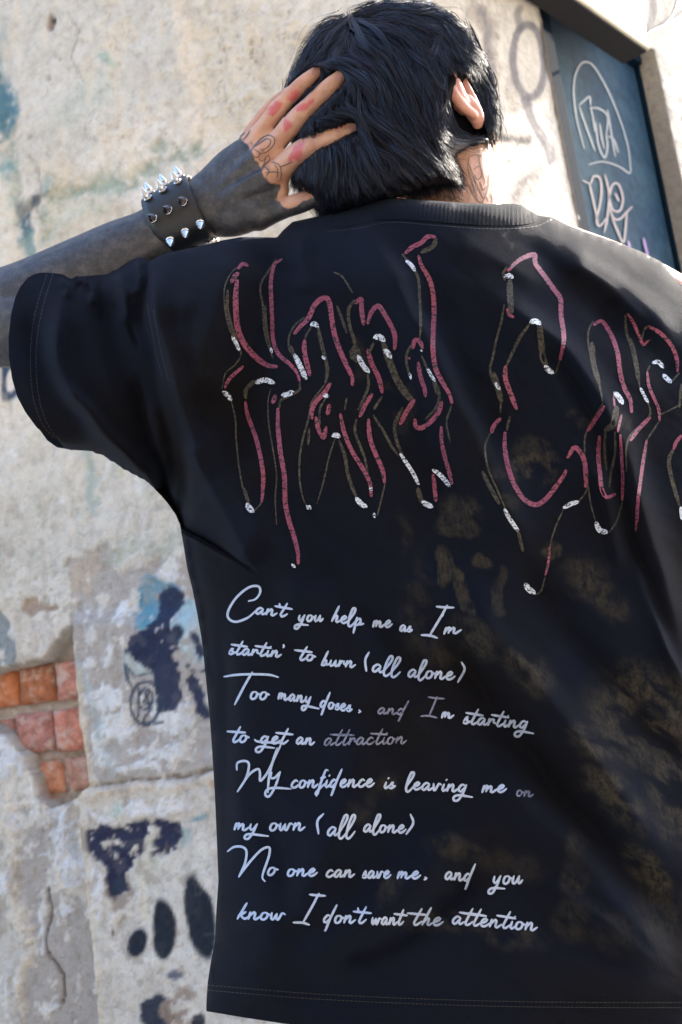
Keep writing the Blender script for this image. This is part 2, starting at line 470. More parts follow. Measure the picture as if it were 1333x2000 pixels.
def paint_right(px, py):
    p = Paint(px, py, (.56, .52, .46))
    p.put(sstep(.45, .62, p.n1) * .5, (.46, .42, .36))
    p.put(sstep(.52, .68, p.n3) * .6, (.64, .61, .57))
    p.h += .010 * (fbm(px, py, 200, 3, 5) - .5) + .004 * (p.n1 - .5) + .003 * (p.n2 - .5)
    gr = (.115, .11, .135)
    for b, k in (((945, 60, 22, 70, -10), .8), ((965, 110, 16, 60, -10), .6), ((1000, 150, 26, 50, 0), .5), ((992, 255, 30, 26, 0), .6), ((1010, 400, 26, 70, 10), .55), ((1045, 350, 14, 60, 20), .5), ((1010, 200, 18, 40, 0), .4)):
        p.put(p.blob(*b, soft=.5, rag=1.1) * k, (.33, .29, .25))
    ring = [(1033 + 31 * math.cos(a) + 4 * math.sin(a), 120 + 70 * math.sin(a)) for a in np.linspace(0, 6.28, 20)]
    p.put(p.line(ring, 15, 6, .1) * .8, gr)
    p.put(p.line([(1016, 60), (1006, 30), (1012, 20)], 14, 8, .2) * .6, gr)
    p.put(p.line([(1030, 198), (1040, 235), (1060, 270), (1076, 312)], 20, 8, .2, 6) * .8, gr)
    p.put(p.line([(940, 20), (952, 90), (960, 160)], 16, 14, .4, 10) * .6, gr)
    p.put(p.line([(980, 272), (1010, 278), (1034, 276)], 14, 14, .5, 10) * .9, (.06, .055, .06))
    p.put(p.line([(1000, 410), (1012, 380), (1042, 340)], 14, 14, .6, 14) * .6, gr)
    p.put(p.blob(1262, 260, 26, 110, -10, .5, .9) * .7, (.17, .16, .15), -.006)
    p.put(p.blob(1286, 210, 20, 30, 0, .4, .6) * .6, (.20, .19, .19))
    p.put(p.blob(1272, 330, 14, 60, -10, .4, .9) * .6, (.20, .18, .16))
    p.put(p.blob(1310, 420, 30, 80, -10, .6, .9) * .5, (.62, .56, .54))
    for (x, y, r) in ((1300, 150, 7), (1318, 130, 5), (1290, 125, 4), (1325, 240, 5), (1310, 112, 4)):
        p.put(p.blob(x, y, r, r * 1.5, 0, .6, .6) * .7, (.12, .11, .10), -.004)
    p.put(sstep(1225, 1250, px) * .75, (.33, .315, .30)); p.put(sstep(1225, 1250, px) * sstep(.48, .6, p.n1) * .6, (.44, .42, .40)); p.put(sstep(1225, 1250, px) * sstep(.6, .7, p.n2) * .5, (.20, .18, .17))
    return p.c, p.h

def axis(lo, hi, step, a, b):
    mid = list(np.arange(lo, hi, step))
    out = []; s = step; v = lo
    while v > a: s *= 1.6; v -= s; out.append(v)
    out = out[::-1] + mid; s = step; v = mid[-1]
    while v < b: s *= 1.6; v += s; out.append(v)
    out = np.array(out)
    return np.clip(out, a, b)[np.concatenate([[True], np.diff(np.clip(out, a, b)) > 1e-6])]

def wall_mesh(name, origin, d, n, S, Z, fn, hole=None, m_=None, parent=None):
    s, z = np.meshgrid(S, Z, indexing='ij')
    P = origin + s.ravel()[:, None] * d + z.ravel()[:, None] * Zv * 1.0
    P[:, 2] = z.ravel()
    px, py = proj(P)
    c, h = fn(px, py)
    P = P + n * h[:, None]
    F = grid_faces(len(S), len(Z))
    if hole is not None:
        cx = px[F].mean(1); cy = py[F].mean(1)
        F = F[~inside(cx, cy, hole)]
    o = new_mesh(name, P, F, [m_], True, parent)
    set_attr(o.data, 'paint', c)
    return o

def plaster_material():
    mt = mat('weathered_whitewash', (.5, .5, .5), .9, .2)
    n = N(mt)
    a = n.attr('paint')
    no = n.noise(55, 6, .65); no2 = n.noise(330, 4, .6)
    v = n.ramp(no.outputs[0], [(.3, (.80, .79, .77)), (.5, (1, 1, 1)), (.72, (1.1, 1.09, 1.07))])
    c = n.mix(1.0, a.outputs[0], v.outputs[0], 'MULTIPLY')
    v2 = n.ramp(no2.outputs[0], [(.32, (.84, .84, .84)), (.5, (1, 1, 1))])
    c = n.mix(.8, c, v2.outputs[0], 'MULTIPLY')
    n.link(c, n.b.inputs['Base Color'])
    b1 = n.bump(no.outputs[0], .010, 1.0)
    b2 = n.bump(no2.outputs[0], .0028, 1.0, b1)
    n.link(b2, n.b.inputs['Normal'])
    return mt
M_plaster = plaster_material()

# left wall: fine where the photograph sees it, coarse beyond
cs = float((cor - p0L) @ dL)
sL = lambda px, py: float((on_plane(px, py, p0L, nL) - p0L) @ dL)
zL = lambda px, py: float(on_plane(px, py, p0L, nL)[2])
S = np.append(axis(sL(-30, 1000) - .12, min(cs, sL(640, 200)), .0042, -6.0, cs - .02), cs)
S = S[np.concatenate([[True], np.diff(S) > 1e-5])]
Z = axis(zL(200, 2040), zL(300, -40), .0045, -.05, 4.3)
base_o = p0L * np.array([1, 1, 0])
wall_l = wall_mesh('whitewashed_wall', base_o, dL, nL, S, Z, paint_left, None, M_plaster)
tag(wall_l, 'peeling whitewashed masonry wall with blue spray paint and bare bricks low on the left', 'wall')

# bricks bared in the recess: each its own object
def brick_material():
    mt = mat('old_brick', (.3, .12, .08), .88, .2)
    n = N(mt)
    oi = n.new('ObjectInfo')
    a = n.attr('paint')
    no = n.noise(60, 5, .6); nf = n.noise(420, 3, .6)
    r = n.ramp(no.outputs[0], [(.35, (.85, .80, .78)), (.52, (1.15, 1.2, 1.25)), (.68, (1.5, 1.5, 1.5))])
    c = n.mix(1.0, a.outputs[0], r.outputs[0], 'MULTIPLY')
    lime = n.ramp(n.noise(35, 5, .7).outputs[0], [(.50, (0, 0, 0)), (.64, (1, 1, 1))])
    c = n.mix(n.math('MULTIPLY', lime.outputs[0], .55), c, (.55, .50, .46))
    n.link(c, n.b.inputs['Base Color'])
    b1 = n.bump(no.outputs[0], .004, .8); b2 = n.bump(nf.outputs[0], .001, .8, b1)
    n.link(b2, n.b.inputs['Normal'])
    return mt
M_brick = brick_material()

def make_brick(x0, y0, x1, y1, skew, colr, proud, parent, seed):
    pl = base_o + nL * (-.040 + proud)
    tl = on_plane(x0, y0 , pl, nL); tr_ = on_plane(x1, y0 - (x1 - x0) * .13, pl, nL)
    bl = on_plane(x0 + skew, y1, pl, nL); br = on_plane(x1 + skew, y1 - (x1 - x0) * .13, pl, nL)
    nu, nv = 9, 7
    V = []; 
    rr = np.random.default_rng(seed)
    for k in range(nu):
        for j in range(nv):
            u = k / (nu - 1); v = j / (nv - 1)
            p = (tl * (1 - u) + tr_ * u) * (1 - v) + (bl * (1 - u) + br * u) * v
            e = min(u, 1 - u) * 3.2; f = min(v, 1 - v) * 2.6
            rim = max(0, 1 - min(e, f) * 3)
            p = p - nL * (rim ** 2 * .006) + nL * rr.normal() * .0009
            if rim > 0:
                cx = (tl + br) * .5
                p = p + (cx - p) * (.03 * rr.random() * rim)
            V.append(p)
    F = [list(map(int, f)) for f in grid_faces(nu, nv)]
    ring = [k * nv for k in range(nu)] + [(nu - 1) * nv + j for j in range(1, nv)] + [k * nv + nv - 1 for k in range(nu - 2, -1, -1)] + [j for j in range(nv - 2, 0, -1)]
    b0 = len(V)
    for i in ring: V.append(V[i] - nL * .06)
    for i in range(len(ring)):
        j = (i + 1) % len(ring)
        F.append([ring[i], ring[j], b0 + j, b0 + i])
    o = new_mesh('brick', V, F, [M_brick], True, parent)
    set_attr(o.data, 'paint', np.tile(np.array(colr), (len(V), 1)))
    return o
for i, b in enumerate([(-46, 1318, 31, 1387, 4, (.46, .17, .08), .010), (34, 1304, 101, 1377, 5, (.33, .125, .06), .014), (104, 1293, 180, 1369, 6, (.38, .17, .125), .013),
                       (26, 1396, 97, 1474, 9, (.36, .17, .14), .013), (100, 1388, 190, 1470, 9, (.42, .17, .12), .017), (-50, 1412, 26, 1480, 8, (.34, .17, .13), .005),
                       (58, 1490, 118, 1556, 10, (.44, .20, .12), .009), (122, 1480, 200, 1548, 10, (.36, .20, .15), .007)]):
    make_brick(*b, wall_l, 100 + i)

# right wall with the doorway
p0R = cor * np.array([1, 1, 0])
PR = lambda px, py, off=0: on_plane(px, py, p0R + nR * off, nR)
sR = lambda px, py: float((PR(px, py) - p0R) @ dR)
def door_pt(px, py, off): 
    return PR(px, py, off)
# doorway: jamb lines from the photograph, as distances along the wall
sOff = lambda px, py, off: float((PR(px, py, off) - p0R) @ dR)
LEAF = -.045
s0 = sR(1094, 240); sFL = sOff(1113, 240, -.022); sLR = sOff(1263, 240, LEAF); s1 = sLR + .012
ztop = float(PR(1240, 132, LEAF)[2]) + .03
SR = axis(0.0, sR(1400, 300), .0052, 0.0, 5.0)
SR = np.unique(np.concatenate([SR, [s0, s1]]))
ZR = axis(float(PR(1000, 560)[2]), float(PR(1000, -40)[2]), .0052, -.05, 4.3)
ZR = np.unique(np.concatenate([ZR, [ztop, ]]))
def make_right():
    s, z = np.meshgrid(SR, ZR, indexing='ij')
    P = p0R + s.ravel()[:, None] * dR; P[:, 2] = z.ravel()
    px, py = proj(P)
    c, h = paint_right(px, py)
    sr = s.ravel(); zr = z.ravel()
    nearj = np.exp(-(np.minimum(abs(sr - s0), abs(sr - s1)) / .02) ** 2) * (zr < ztop + .02)
    P = P + nR * (h - .004 * nearj * fbm(zr * 1000, sr * 10, 30, 3, 7))[:, None]
    j = (abs(sr - s0) < 1e-6) & (zr < ztop)
    P[j] += dR * ((fbm(zr[j] * 1000, 0 * zr[j], 16, 3, 5) - .5) * .022)[:, None]
    F = grid_faces(len(SR), len(ZR))
    cs_ = sr[F].mean(1); cz = zr[F].mean(1)
    F = F[~((cs_ > s0) & (cs_ < s1) & (cz < ztop) & (cz > .12))]
    o = new_mesh('sunlit_wall', P, F, [M_plaster], True)
    set_attr(o.data, 'paint', c)
    # reveals of the doorway
    V = []; FF = []
    def q(a, b, c_, d):
        k = len(V); V.extend([a, b, c_, d]); FF.append([k, k + 1, k + 2, k + 3])
    def pt(s_, z_, off): 
        v = p0R + dR * s_ + nR * off; return np.array([v[0], v[1], z_])
    q(pt(s0 - .004, .1, .004), pt(s0 - .004, ztop, .004), pt(s0 - .004, ztop, -.2), pt(s0 - .004, .1, -.2))
    q(pt(s1, .1, .004), pt(s1, .1, -.2), pt(s1, ztop, -.2), pt(s1, ztop, .004))
    q(pt(s0, ztop, 0), pt(s1, ztop, 0), pt(s1, ztop, -.2), pt(s0, ztop, -.2))
    rv = new_mesh('door_reveal', V, FF, [M_plaster], False, o)
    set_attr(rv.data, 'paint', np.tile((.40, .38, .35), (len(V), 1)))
    return o
wall_r = make_right()
tag(wall_r, 'sunlit rough plaster wall with grey sprayed ring, turning away beside the metal door', 'wall')

def box_on(name, sa, sb, za, zb, oa, ob, m_, parent, bevel=.002):
    V = []
    for s_ in (sa, sb):
        for z_ in (za, zb):
            for o_ in (oa, ob):
                v = p0R + dR * s_ + nR * o_; V.append((v[0], v[1], z_))
    F = [[0, 1, 3, 2], [4, 6, 7, 5], [0, 4, 5, 1], [2, 3, 7, 6], [0, 2, 6, 4], [1, 5, 7, 3]]
    o = new_mesh(name, V, F, [m_], False, parent)
    if bevel:
        b = o.modifiers.new('bevel', 'BEVEL'); b.width = bevel; b.segments = 2
    return o

def door_material():
    mt = mat('worn_teal_metal', (.10, .16, .20), .8, .08)
    n = N(mt)
    no = n.noise(3.2, 4, .6); nf = n.noise(40, 5, .6)
    r = n.ramp(no.outputs[0], [(.32, (.013, .034, .068)), (.5, (.024, .054, .088)), (.66, (.042, .080, .108))])
    r2 = n.ramp(nf.outputs[0], [(.35, (.8, .8, .8)), (.55, (1, 1, 1)), (.75, (1.15, 1.12, 1.1))])
    n.link(n.mix(1.0, r.outputs[0], r2.outputs[0], 'MULTIPLY'), n.b.inputs['Base Color'])
    n.link(n.bump(nf.outputs[0], .0015, .3), n.b.inputs['Normal'])
    return mt
M_door = door_material()
M_frame = mat('dark_blue_paint', (.002, .010, .022), .85, .05)
door = bpy.data.objects.new('metal_door', None); col.objects.link(door)
tag(door, 'blue grey metal door with white and pink scribbled tags under a small canopy', 'door')
leaf = box_on('door_leaf', sFL + .001, sLR - .004, .12, ztop - .032, LEAF, LEAF - .04, M_door, door)
box_on('door_frame', s0 - .001, sFL, .1, ztop - .003, -.022, -.10, M_frame, door)
box_on('door_frame', sLR - .004, s1 - .001, .1, ztop - .003, -.038, -.10, M_frame, door)
box_on('door_frame', sFL, sLR - .004, ztop - .032, ztop - .003, -.024, -.10, M_frame, door)
M_canopy = mat('cream_painted_concrete', (.62, .58, .46), .8, .3)
_n = N(M_canopy); _no = _n.noise(14, 5, .6)
_n.link(_n.ramp(_no.outputs[0], [(.35, (.50, .47, .38)), (.6, (.64, .60, .48))]).outputs[0], _n.b.inputs['Base Color'])
_n.link(_n.bump(_n.noise(120, 4).outputs[0], .002, .5), _n.b.inputs['Normal'])
OFF = .075
pb = PR(1272, 97, OFF)
can = box_on('door_canopy', .0, float((pb - p0R) @ dR), pb[2], pb[2] + .30, .012, OFF, M_canopy, None, .004)
M_soffit_shade = mat('painted_shade', (.018, .018, .020), .9, .2)
box_on('canopy_shade_sheet', .012, float((pb - p0R) @ dR) - .010, pb[2] - .006, pb[2] - .0005, .012, OFF - .006, M_soffit_shade, can, 0)  # thin dark sheet standing in for the shade under the canopy
tag(can, 'cream concrete canopy projecting over the metal door', 'canopy')

# cables beside the canopy
def wire(pts, r, off, m_, name, parent=None):
    P = [PR(x, y, off) for x, y in pts]
    P = catmull(np.array(P), .01)
    return tube_mesh(name, P, np.full(len(P), r), m_, parent, 6)

def tube_frames(P):
    T = np.gradient(P, axis=0); T /= np.linalg.norm(T, axis=1)[:, None] + 1e-12
    ref = np.array([0.13, -1, .21]); ref /= np.linalg.norm(ref)
    A = np.cross(T, ref); A /= np.linalg.norm(A, axis=1)[:, None] + 1e-9
    B = np.cross(A, T)
    return T, A, B

def tube_mesh(name, P, rad, m_, parent=None, k=8):
    T, A, B = tube_frames(P)
    th = np.linspace(0, 2 * math.pi, k, endpoint=False)
    V = (P[:, None] + rad[:, None, None] * (np.cos(th)[None, :, None] * A[:, None] + np.sin(th)[None, :, None] * B[:, None])).reshape(-1, 3)
    F = [list(map(int, f)) for f in grid_faces(len(P), k, True)]
    F.append(list(range(k))[::-1]); F.append([len(V) - k + i for i in range(k)])
    return new_mesh(name, V, F, [m_], True, parent)
M_cable = mat('grey_cable', (.05, .05, .055), .5, .4)
w1 = wire([(1262, 62), (1276, 58), (1293, 50), (1310, 34), (1320, 12), (1330, -40), (1340, -120)], .0032, .012, M_cable, 'cable')
tag(w1, 'dark cable curving up the plaster beside the canopy end', 'cable')
w2 = wire([(1262, 66), (1280, 57), (1300, 48), (1330, 34), (1370, 12), (1420, -20)], .0032, .020, M_cable, 'cable')
tag(w2, 'dark cable running straight off to the right from the canopy end', 'cable')

# flat strokes laid on a plane: door tags
def ribbon(strokes, place, width, name, m_, parent=None, step=3.0, taper=True):
    """flat print: px strokes [(pts, w)] -> one mesh; place(px,py) gives surface points"""
    V = []; F = []; A = []
    for st in strokes:
        pts, w = (st if isinstance(st, tuple) else (st, width))
        P = catmull(pts, step)
        if len(P) < 2: continue
        T = np.gradient(P, axis=0); T /= np.linalg.norm(T, axis=1)[:, None] + 1e-9
        Nn = np.stack([-T[:, 1], T[:, 0]], 1)
        n = len(P)
        wv = np.full(n, w / 2.0)
        if taper:
            t = np.arange(n) / (n - 1)
            wv = wv * np.clip(.62 + .38 * np.minimum(t, 1 - t) * 6, 0, 1)
        L = P + Nn * wv[:, None]; Rr = P - Nn * wv[:, None]
        caps = P[0] - T[0] * w * .28; cape = P[-1] + T[-1] * w * .28
        k = len(V)
        for i in range(n): V.append(L[i]); V.append(Rr[i])
        for i in range(n - 1): F.append([k + 2 * i, k + 2 * i + 1, k + 2 * i + 3, k + 2 * i + 2])
        V.append(caps); V.append(cape)
        F.append([k, k + 2 * n, k + 1]); F.append([k + 2 * n - 2, k + 2 * n - 1, k + 2 * n + 1])
    V = np.array(V)
    return new_mesh(name, place(V[:, 0], V[:, 1]), F, [m_], False, parent)

def zz(pts, x0, y0, kx, ky=None):
    return [(x0 + a * kx, y0 + b * (ky or kx)) for a, b in pts]
Dp = lambda off: (lambda x, y: PR(x, y, LEAF + off))
z4 = lambda pts: zz(pts, 930, 0, .3023)
M_tagw = mat('white_marker', (.085, .12, .15), .6)
M_tagp = mat('pink_marker', (.12, .10, .12), .6)
M_tagv = mat('violet_marker', (.14, .06, .26), .6)
ribbon([z4([(700, 960), (650, 760), (632, 560), (660, 440), (710, 400), (770, 440), (860, 600), (940, 800), (985, 960), (1000, 1110), (990, 1120), (920, 1075), (820, 1045), (730, 1062)]),
        z4([(665, 680), (700, 650), (735, 625), (740, 680)]), z4([(668, 690), (720, 840), (770, 975)]), z4([(740, 690), (760, 780), (768, 850)]), z4([(735, 700), (790, 700), (850, 750), (845, 860)]),
        z4([(775, 790), (790, 930), (830, 1020), (850, 950), (840, 860)]), z4([(850, 710), (870, 830), (900, 1010)]), z4([(850, 880), (890, 900), (920, 985)]), z4([(800, 800), (815, 900), (830, 960)])],
       Dp(.0015), 3.6, 'white_tag', M_tagw, leaf)
ribbon([z4([(690, 1165), (740, 1185), (760, 1140), (800, 1150), (812, 1230), (800, 1330), (780, 1420), (800, 1460), (850, 1400)]), z4([(735, 1190), (760, 1300), (790, 1440)]), z4([(835, 1130), (860, 1250), (850, 1400), (830, 1500)]),
        z4([(860, 1290), (880, 1200), (920, 1190), (950, 1280), (930, 1360), (880, 1350), (860, 1250)]), z4([(865, 1350), (890, 1410), (930, 1415), (975, 1370), (1010, 1335)]), z4([(875, 1390), (910, 1480), (950, 1565), (965, 1500), (975, 1380)]),
        z4([(900, 1250), (925, 1300)])], Dp(.0027), 4.2, 'pink_tag', M_tagp, leaf)
ribbon([z4([(1085, 1540), (1095, 1590), (1108, 1640), (1120, 1700)]), z4([(985, 1560), (995, 1610), (1005, 1680)])], Dp(.0039), 5, 'violet_tag', M_tagv, leaf)

# ground
def ground_material():
    mt = mat('pale_dusty_paving', (.4, .37, .32), .9, .2)
    n = N(mt); no = n.noise(1.2, 6, .6); nf = n.noise(60, 5, .6)
    r = n.ramp(no.outputs[0], [(.3, (.30, .27, .23)), (.7, (.46, .43, .38))])
    r2 = n.ramp(nf.outputs[0], [(.3, (.8, .8, .8)), (.6, (1, 1, 1))])
    n.link(n.mix(1.0, r.outputs[0], r2.outputs[0], 'MULTIPLY'), n.b.inputs['Base Color'])
    n.link(n.bump(nf.outputs[0], .004, .6), n.b.inputs['Normal'])
    return mt
g = new_mesh('ground', [(-120, -120, 0), (120, -120, 0), (120, 120, 0), (-120, 120, 0)], [[0, 1, 2, 3]], [ground_material()], False)
tag(g, kind='structure')
# close the building behind the two wall faces so it is a solid corner

# added building across the street, unseen behind the camera: it shades the low sky
M_far = mat('dark_render', (.15, .125, .105), .9, .2)
_n = N(M_far); _n.link(_n.ramp(_n.noise(2.5, 6, .6).outputs[0], [(.3, (.11, .095, .08)), (.7, (.19, .16, .13))]).outputs[0], _n.b.inputs['Base Color'])
M_win = mat('dark_window_glass', (.02, .025, .03), .08, .5)
M_wf = mat('grey_window_paint', (.3, .3, .29), .6)
def cuboid(name, lo, hi, m_, parent=None):
    V = [(x, y, z) for x in (lo[0], hi[0]) for y in (lo[1], hi[1]) for z in (lo[2], hi[2])]
    return new_mesh(name, V, [[0, 1, 3, 2], [4, 6, 7, 5], [0, 4, 5, 1], [2, 3, 7, 6], [0, 2, 6, 4], [1, 5, 7, 3]], [m_], False, parent)
fb = cuboid('sky_blocking_building', (-16, -11, -.02), (16, -5.0, 8.5), M_far)
tag(fb, 'added unseen dark building across the street, blocking the low sky, with rows of windows', 'building')
for i in range(8):
    for z in (1.0, 4.6):
        x = -14 + 4 * i
        w_ = cuboid('window', (x - .65, -5.0, z), (x + .65, -4.93, z + 1.7), M_wf, fb)
        cuboid('pane', (x - .57, -4.929, z + .08), (x - .03, -4.915, z + 1.62), M_win, w_); cuboid('pane', (x + .03, -4.929, z + .08), (x + .57, -4.915, z + 1.62), M_win, w_)
cuboid('cornice', (-16.1, -4.999, 8.1), (16.1, -4.8, 8.4), M_wf, fb)
# ------------------------------------------------------------------ inflated cloth and hair volumes
def solve(mask, fixed, fval, rhs, iters=500, om=1.93):
    """red-black SOR of laplace(u) = rhs inside mask, u = fval where fixed"""
    u = np.where(fixed, fval, fval[fixed].mean() if fixed.any() else 0.0)
    i, j = np.indices(mask.shape)
    red = ((i + j) % 2 == 0) & mask & ~fixed; blk = ((i + j) % 2 == 1) & mask & ~fixed
    for _ in range(iters):
        for m_ in (red, blk):
            s = np.zeros_like(u)
            s[1:-1, 1:-1] = (u[2:, 1:-1] + u[:-2, 1:-1] + u[1:-1, 2:] + u[1:-1, :-2] - rhs) / 4
            u = np.where(m_, u + om * (s - u), u)
    return u

class Volume:
    """outline in photograph coordinates -> boundary depth and inflation height"""
    def __init__(s, poly, depth_pts, step=8, amp=.12, power=.5, flat=0.0):
        P = np.array(poly, float)
        s.step = step
        s.x0 = P[:, 0].min() - 3 * step; s.y0 = P[:, 1].min() - 3 * step
        nx = int((P[:, 0].max() - s.x0) / step) + 4; ny = int((P[:, 1].max() - s.y0) / step) + 4
        X, Y = np.meshgrid(s.x0 + step * np.arange(nx), s.y0 + step * np.arange(ny), indexing='ij')
        ins = inside(X, Y, poly)
        # boundary depth: inverse distance of the given points along the outside
        num = 0; den = 0
        for (x, y, d) in depth_pts:
            w = 1 / ((X - x) ** 2 + (Y - y) ** 2 + 900) ** 1.5
            num = num + w * d; den = den + w
        s.depth = solve(ins, ~ins, num / den, 0.0, 350)
        u = solve(ins, ~ins, np.zeros(X.shape), -1.0, 500)
        u = np.maximum(u, 0)
        h = np.sqrt(u); h = h / h.max()
        if flat: h = np.tanh(h * flat) / math.tanh(flat)
        s.h = h * amp
    def samp(s, A, px, py):
        fx = np.clip((px - s.x0) / s.step, 0, A.shape[0] - 1.001); fy = np.clip((py - s.y0) / s.step, 0, A.shape[1] - 1.001)
        i = fx.astype(int); j = fy.astype(int); fx = fx - i; fy = fy - j
        return (A[i, j] * (1 - fx) + A[i + 1, j] * fx) * (1 - fy) + (A[i, j + 1] * (1 - fx) + A[i + 1, j + 1] * fx) * fy
    def D(s, px, py): return s.samp(s.depth, px, py)
    def H(s, px, py): return s.samp(s.h, px, py)

YB = 1.45
SHIRT = [(640, 418), (605, 426), (572, 433), (553, 450), (541, 464), (505, 463), (470, 463), (430, 470), (395, 480), (345, 490), (325, 494), (305, 503), (290, 511),
         (284, 503), (268, 503), (250, 512), (232, 524), (214, 531), (200, 536), (188, 531), (172, 537), (155, 533), (140, 528), (122, 519), (106, 522), (80, 530), (56, 541), (40, 560), (30, 582), (22, 615), (17, 660),
         (18, 700), (24, 740), (34, 775), (50, 805), (72, 835), (98, 856), (115, 860), (135, 868), (160, 871), (187, 877), (225, 902), (260, 921), (288, 937), (310, 960), (328, 982),
         (342, 1002), (352, 1025), (358, 1060), (366, 1110), (376, 1150), (386, 1200), (396, 1260), (402, 1320), (410, 1400), (415, 1470), (420, 1550), (424, 1640), (427, 1720), (423, 1780), (420, 1840),
         (412, 1880), (406, 1920), (404, 1950), (403, 1975), (480, 1988), (560, 2000), (700, 2012), (800, 2016), (1000, 2022), (1200, 2024), (1420, 2022),
         (1425, 1700), (1405, 1400), (1398, 1160), (1440, 1120), (1580, 1130), (1575, 1000), (1530, 820), (1470, 690), (1400, 610), (1333, 548), (1290, 510), (1250, 490), (1200, 471), (1150, 455),
         (1110, 440), (1080, 425), (1050, 420), (1030, 408), (1018, 400), (1000, 398), (960, 398), (900, 396), (850, 392), (800, 389), (765, 387), (735, 390), (710, 396), (690, 402), (665, 412)]
# the cloth goes on past its hems while the volume is solved, so it does not pinch shut there
i_h0 = SHIRT.index((106, 522)); i_h1 = SHIRT.index((115, 860))
EXT = SHIRT[:i_h0] + [(60, 500), (-60, 500), (-260, 520), (-300, 700), (-200, 850), (-40, 880), (60, 880)] + SHIRT[i_h1 + 1:]
k0 = EXT.index((403, 1975)); k1 = EXT.index((1420, 2022))
EXT = EXT[:k0] + [(403, 2100), (403, 2500), (1430, 2500)] + EXT[k1 + 1:]
DP = [(640, 418, 1.415), (600, 430, 1.43), (700, 400, 1.385), (765, 387, 1.355), (850, 392, 1.345), (940, 396, 1.35), (1010, 398, 1.385), (1050, 420, 1.415),
      (560, 440, 1.43), (470, 463, 1.40), (345, 490, 1.40), (290, 511, 1.43), (200, 536, 1.46), (120, 520, 1.475), (0, 500, 1.50), (-260, 520, 1.56), (-300, 700, 1.56), (-100, 870, 1.52), (115, 860, 1.48),
      (230, 905, 1.46), (345, 1005, 1.45), (370, 1150, 1.46), (400, 1400, 1.46), (424, 1700, 1.46), (403, 2000, 1.46), (403, 2500, 1.46), (1430, 2500, 1.46), (1425, 1700, 1.46),
      (1405, 1300, 1.46), (1500, 1120, 1.46), (1530, 820, 1.46), (1400, 610, 1.45), (1250, 490, 1.44), (1150, 455, 1.43)]
VS = Volume(EXT, DP, 8, .145, flat=1.15)

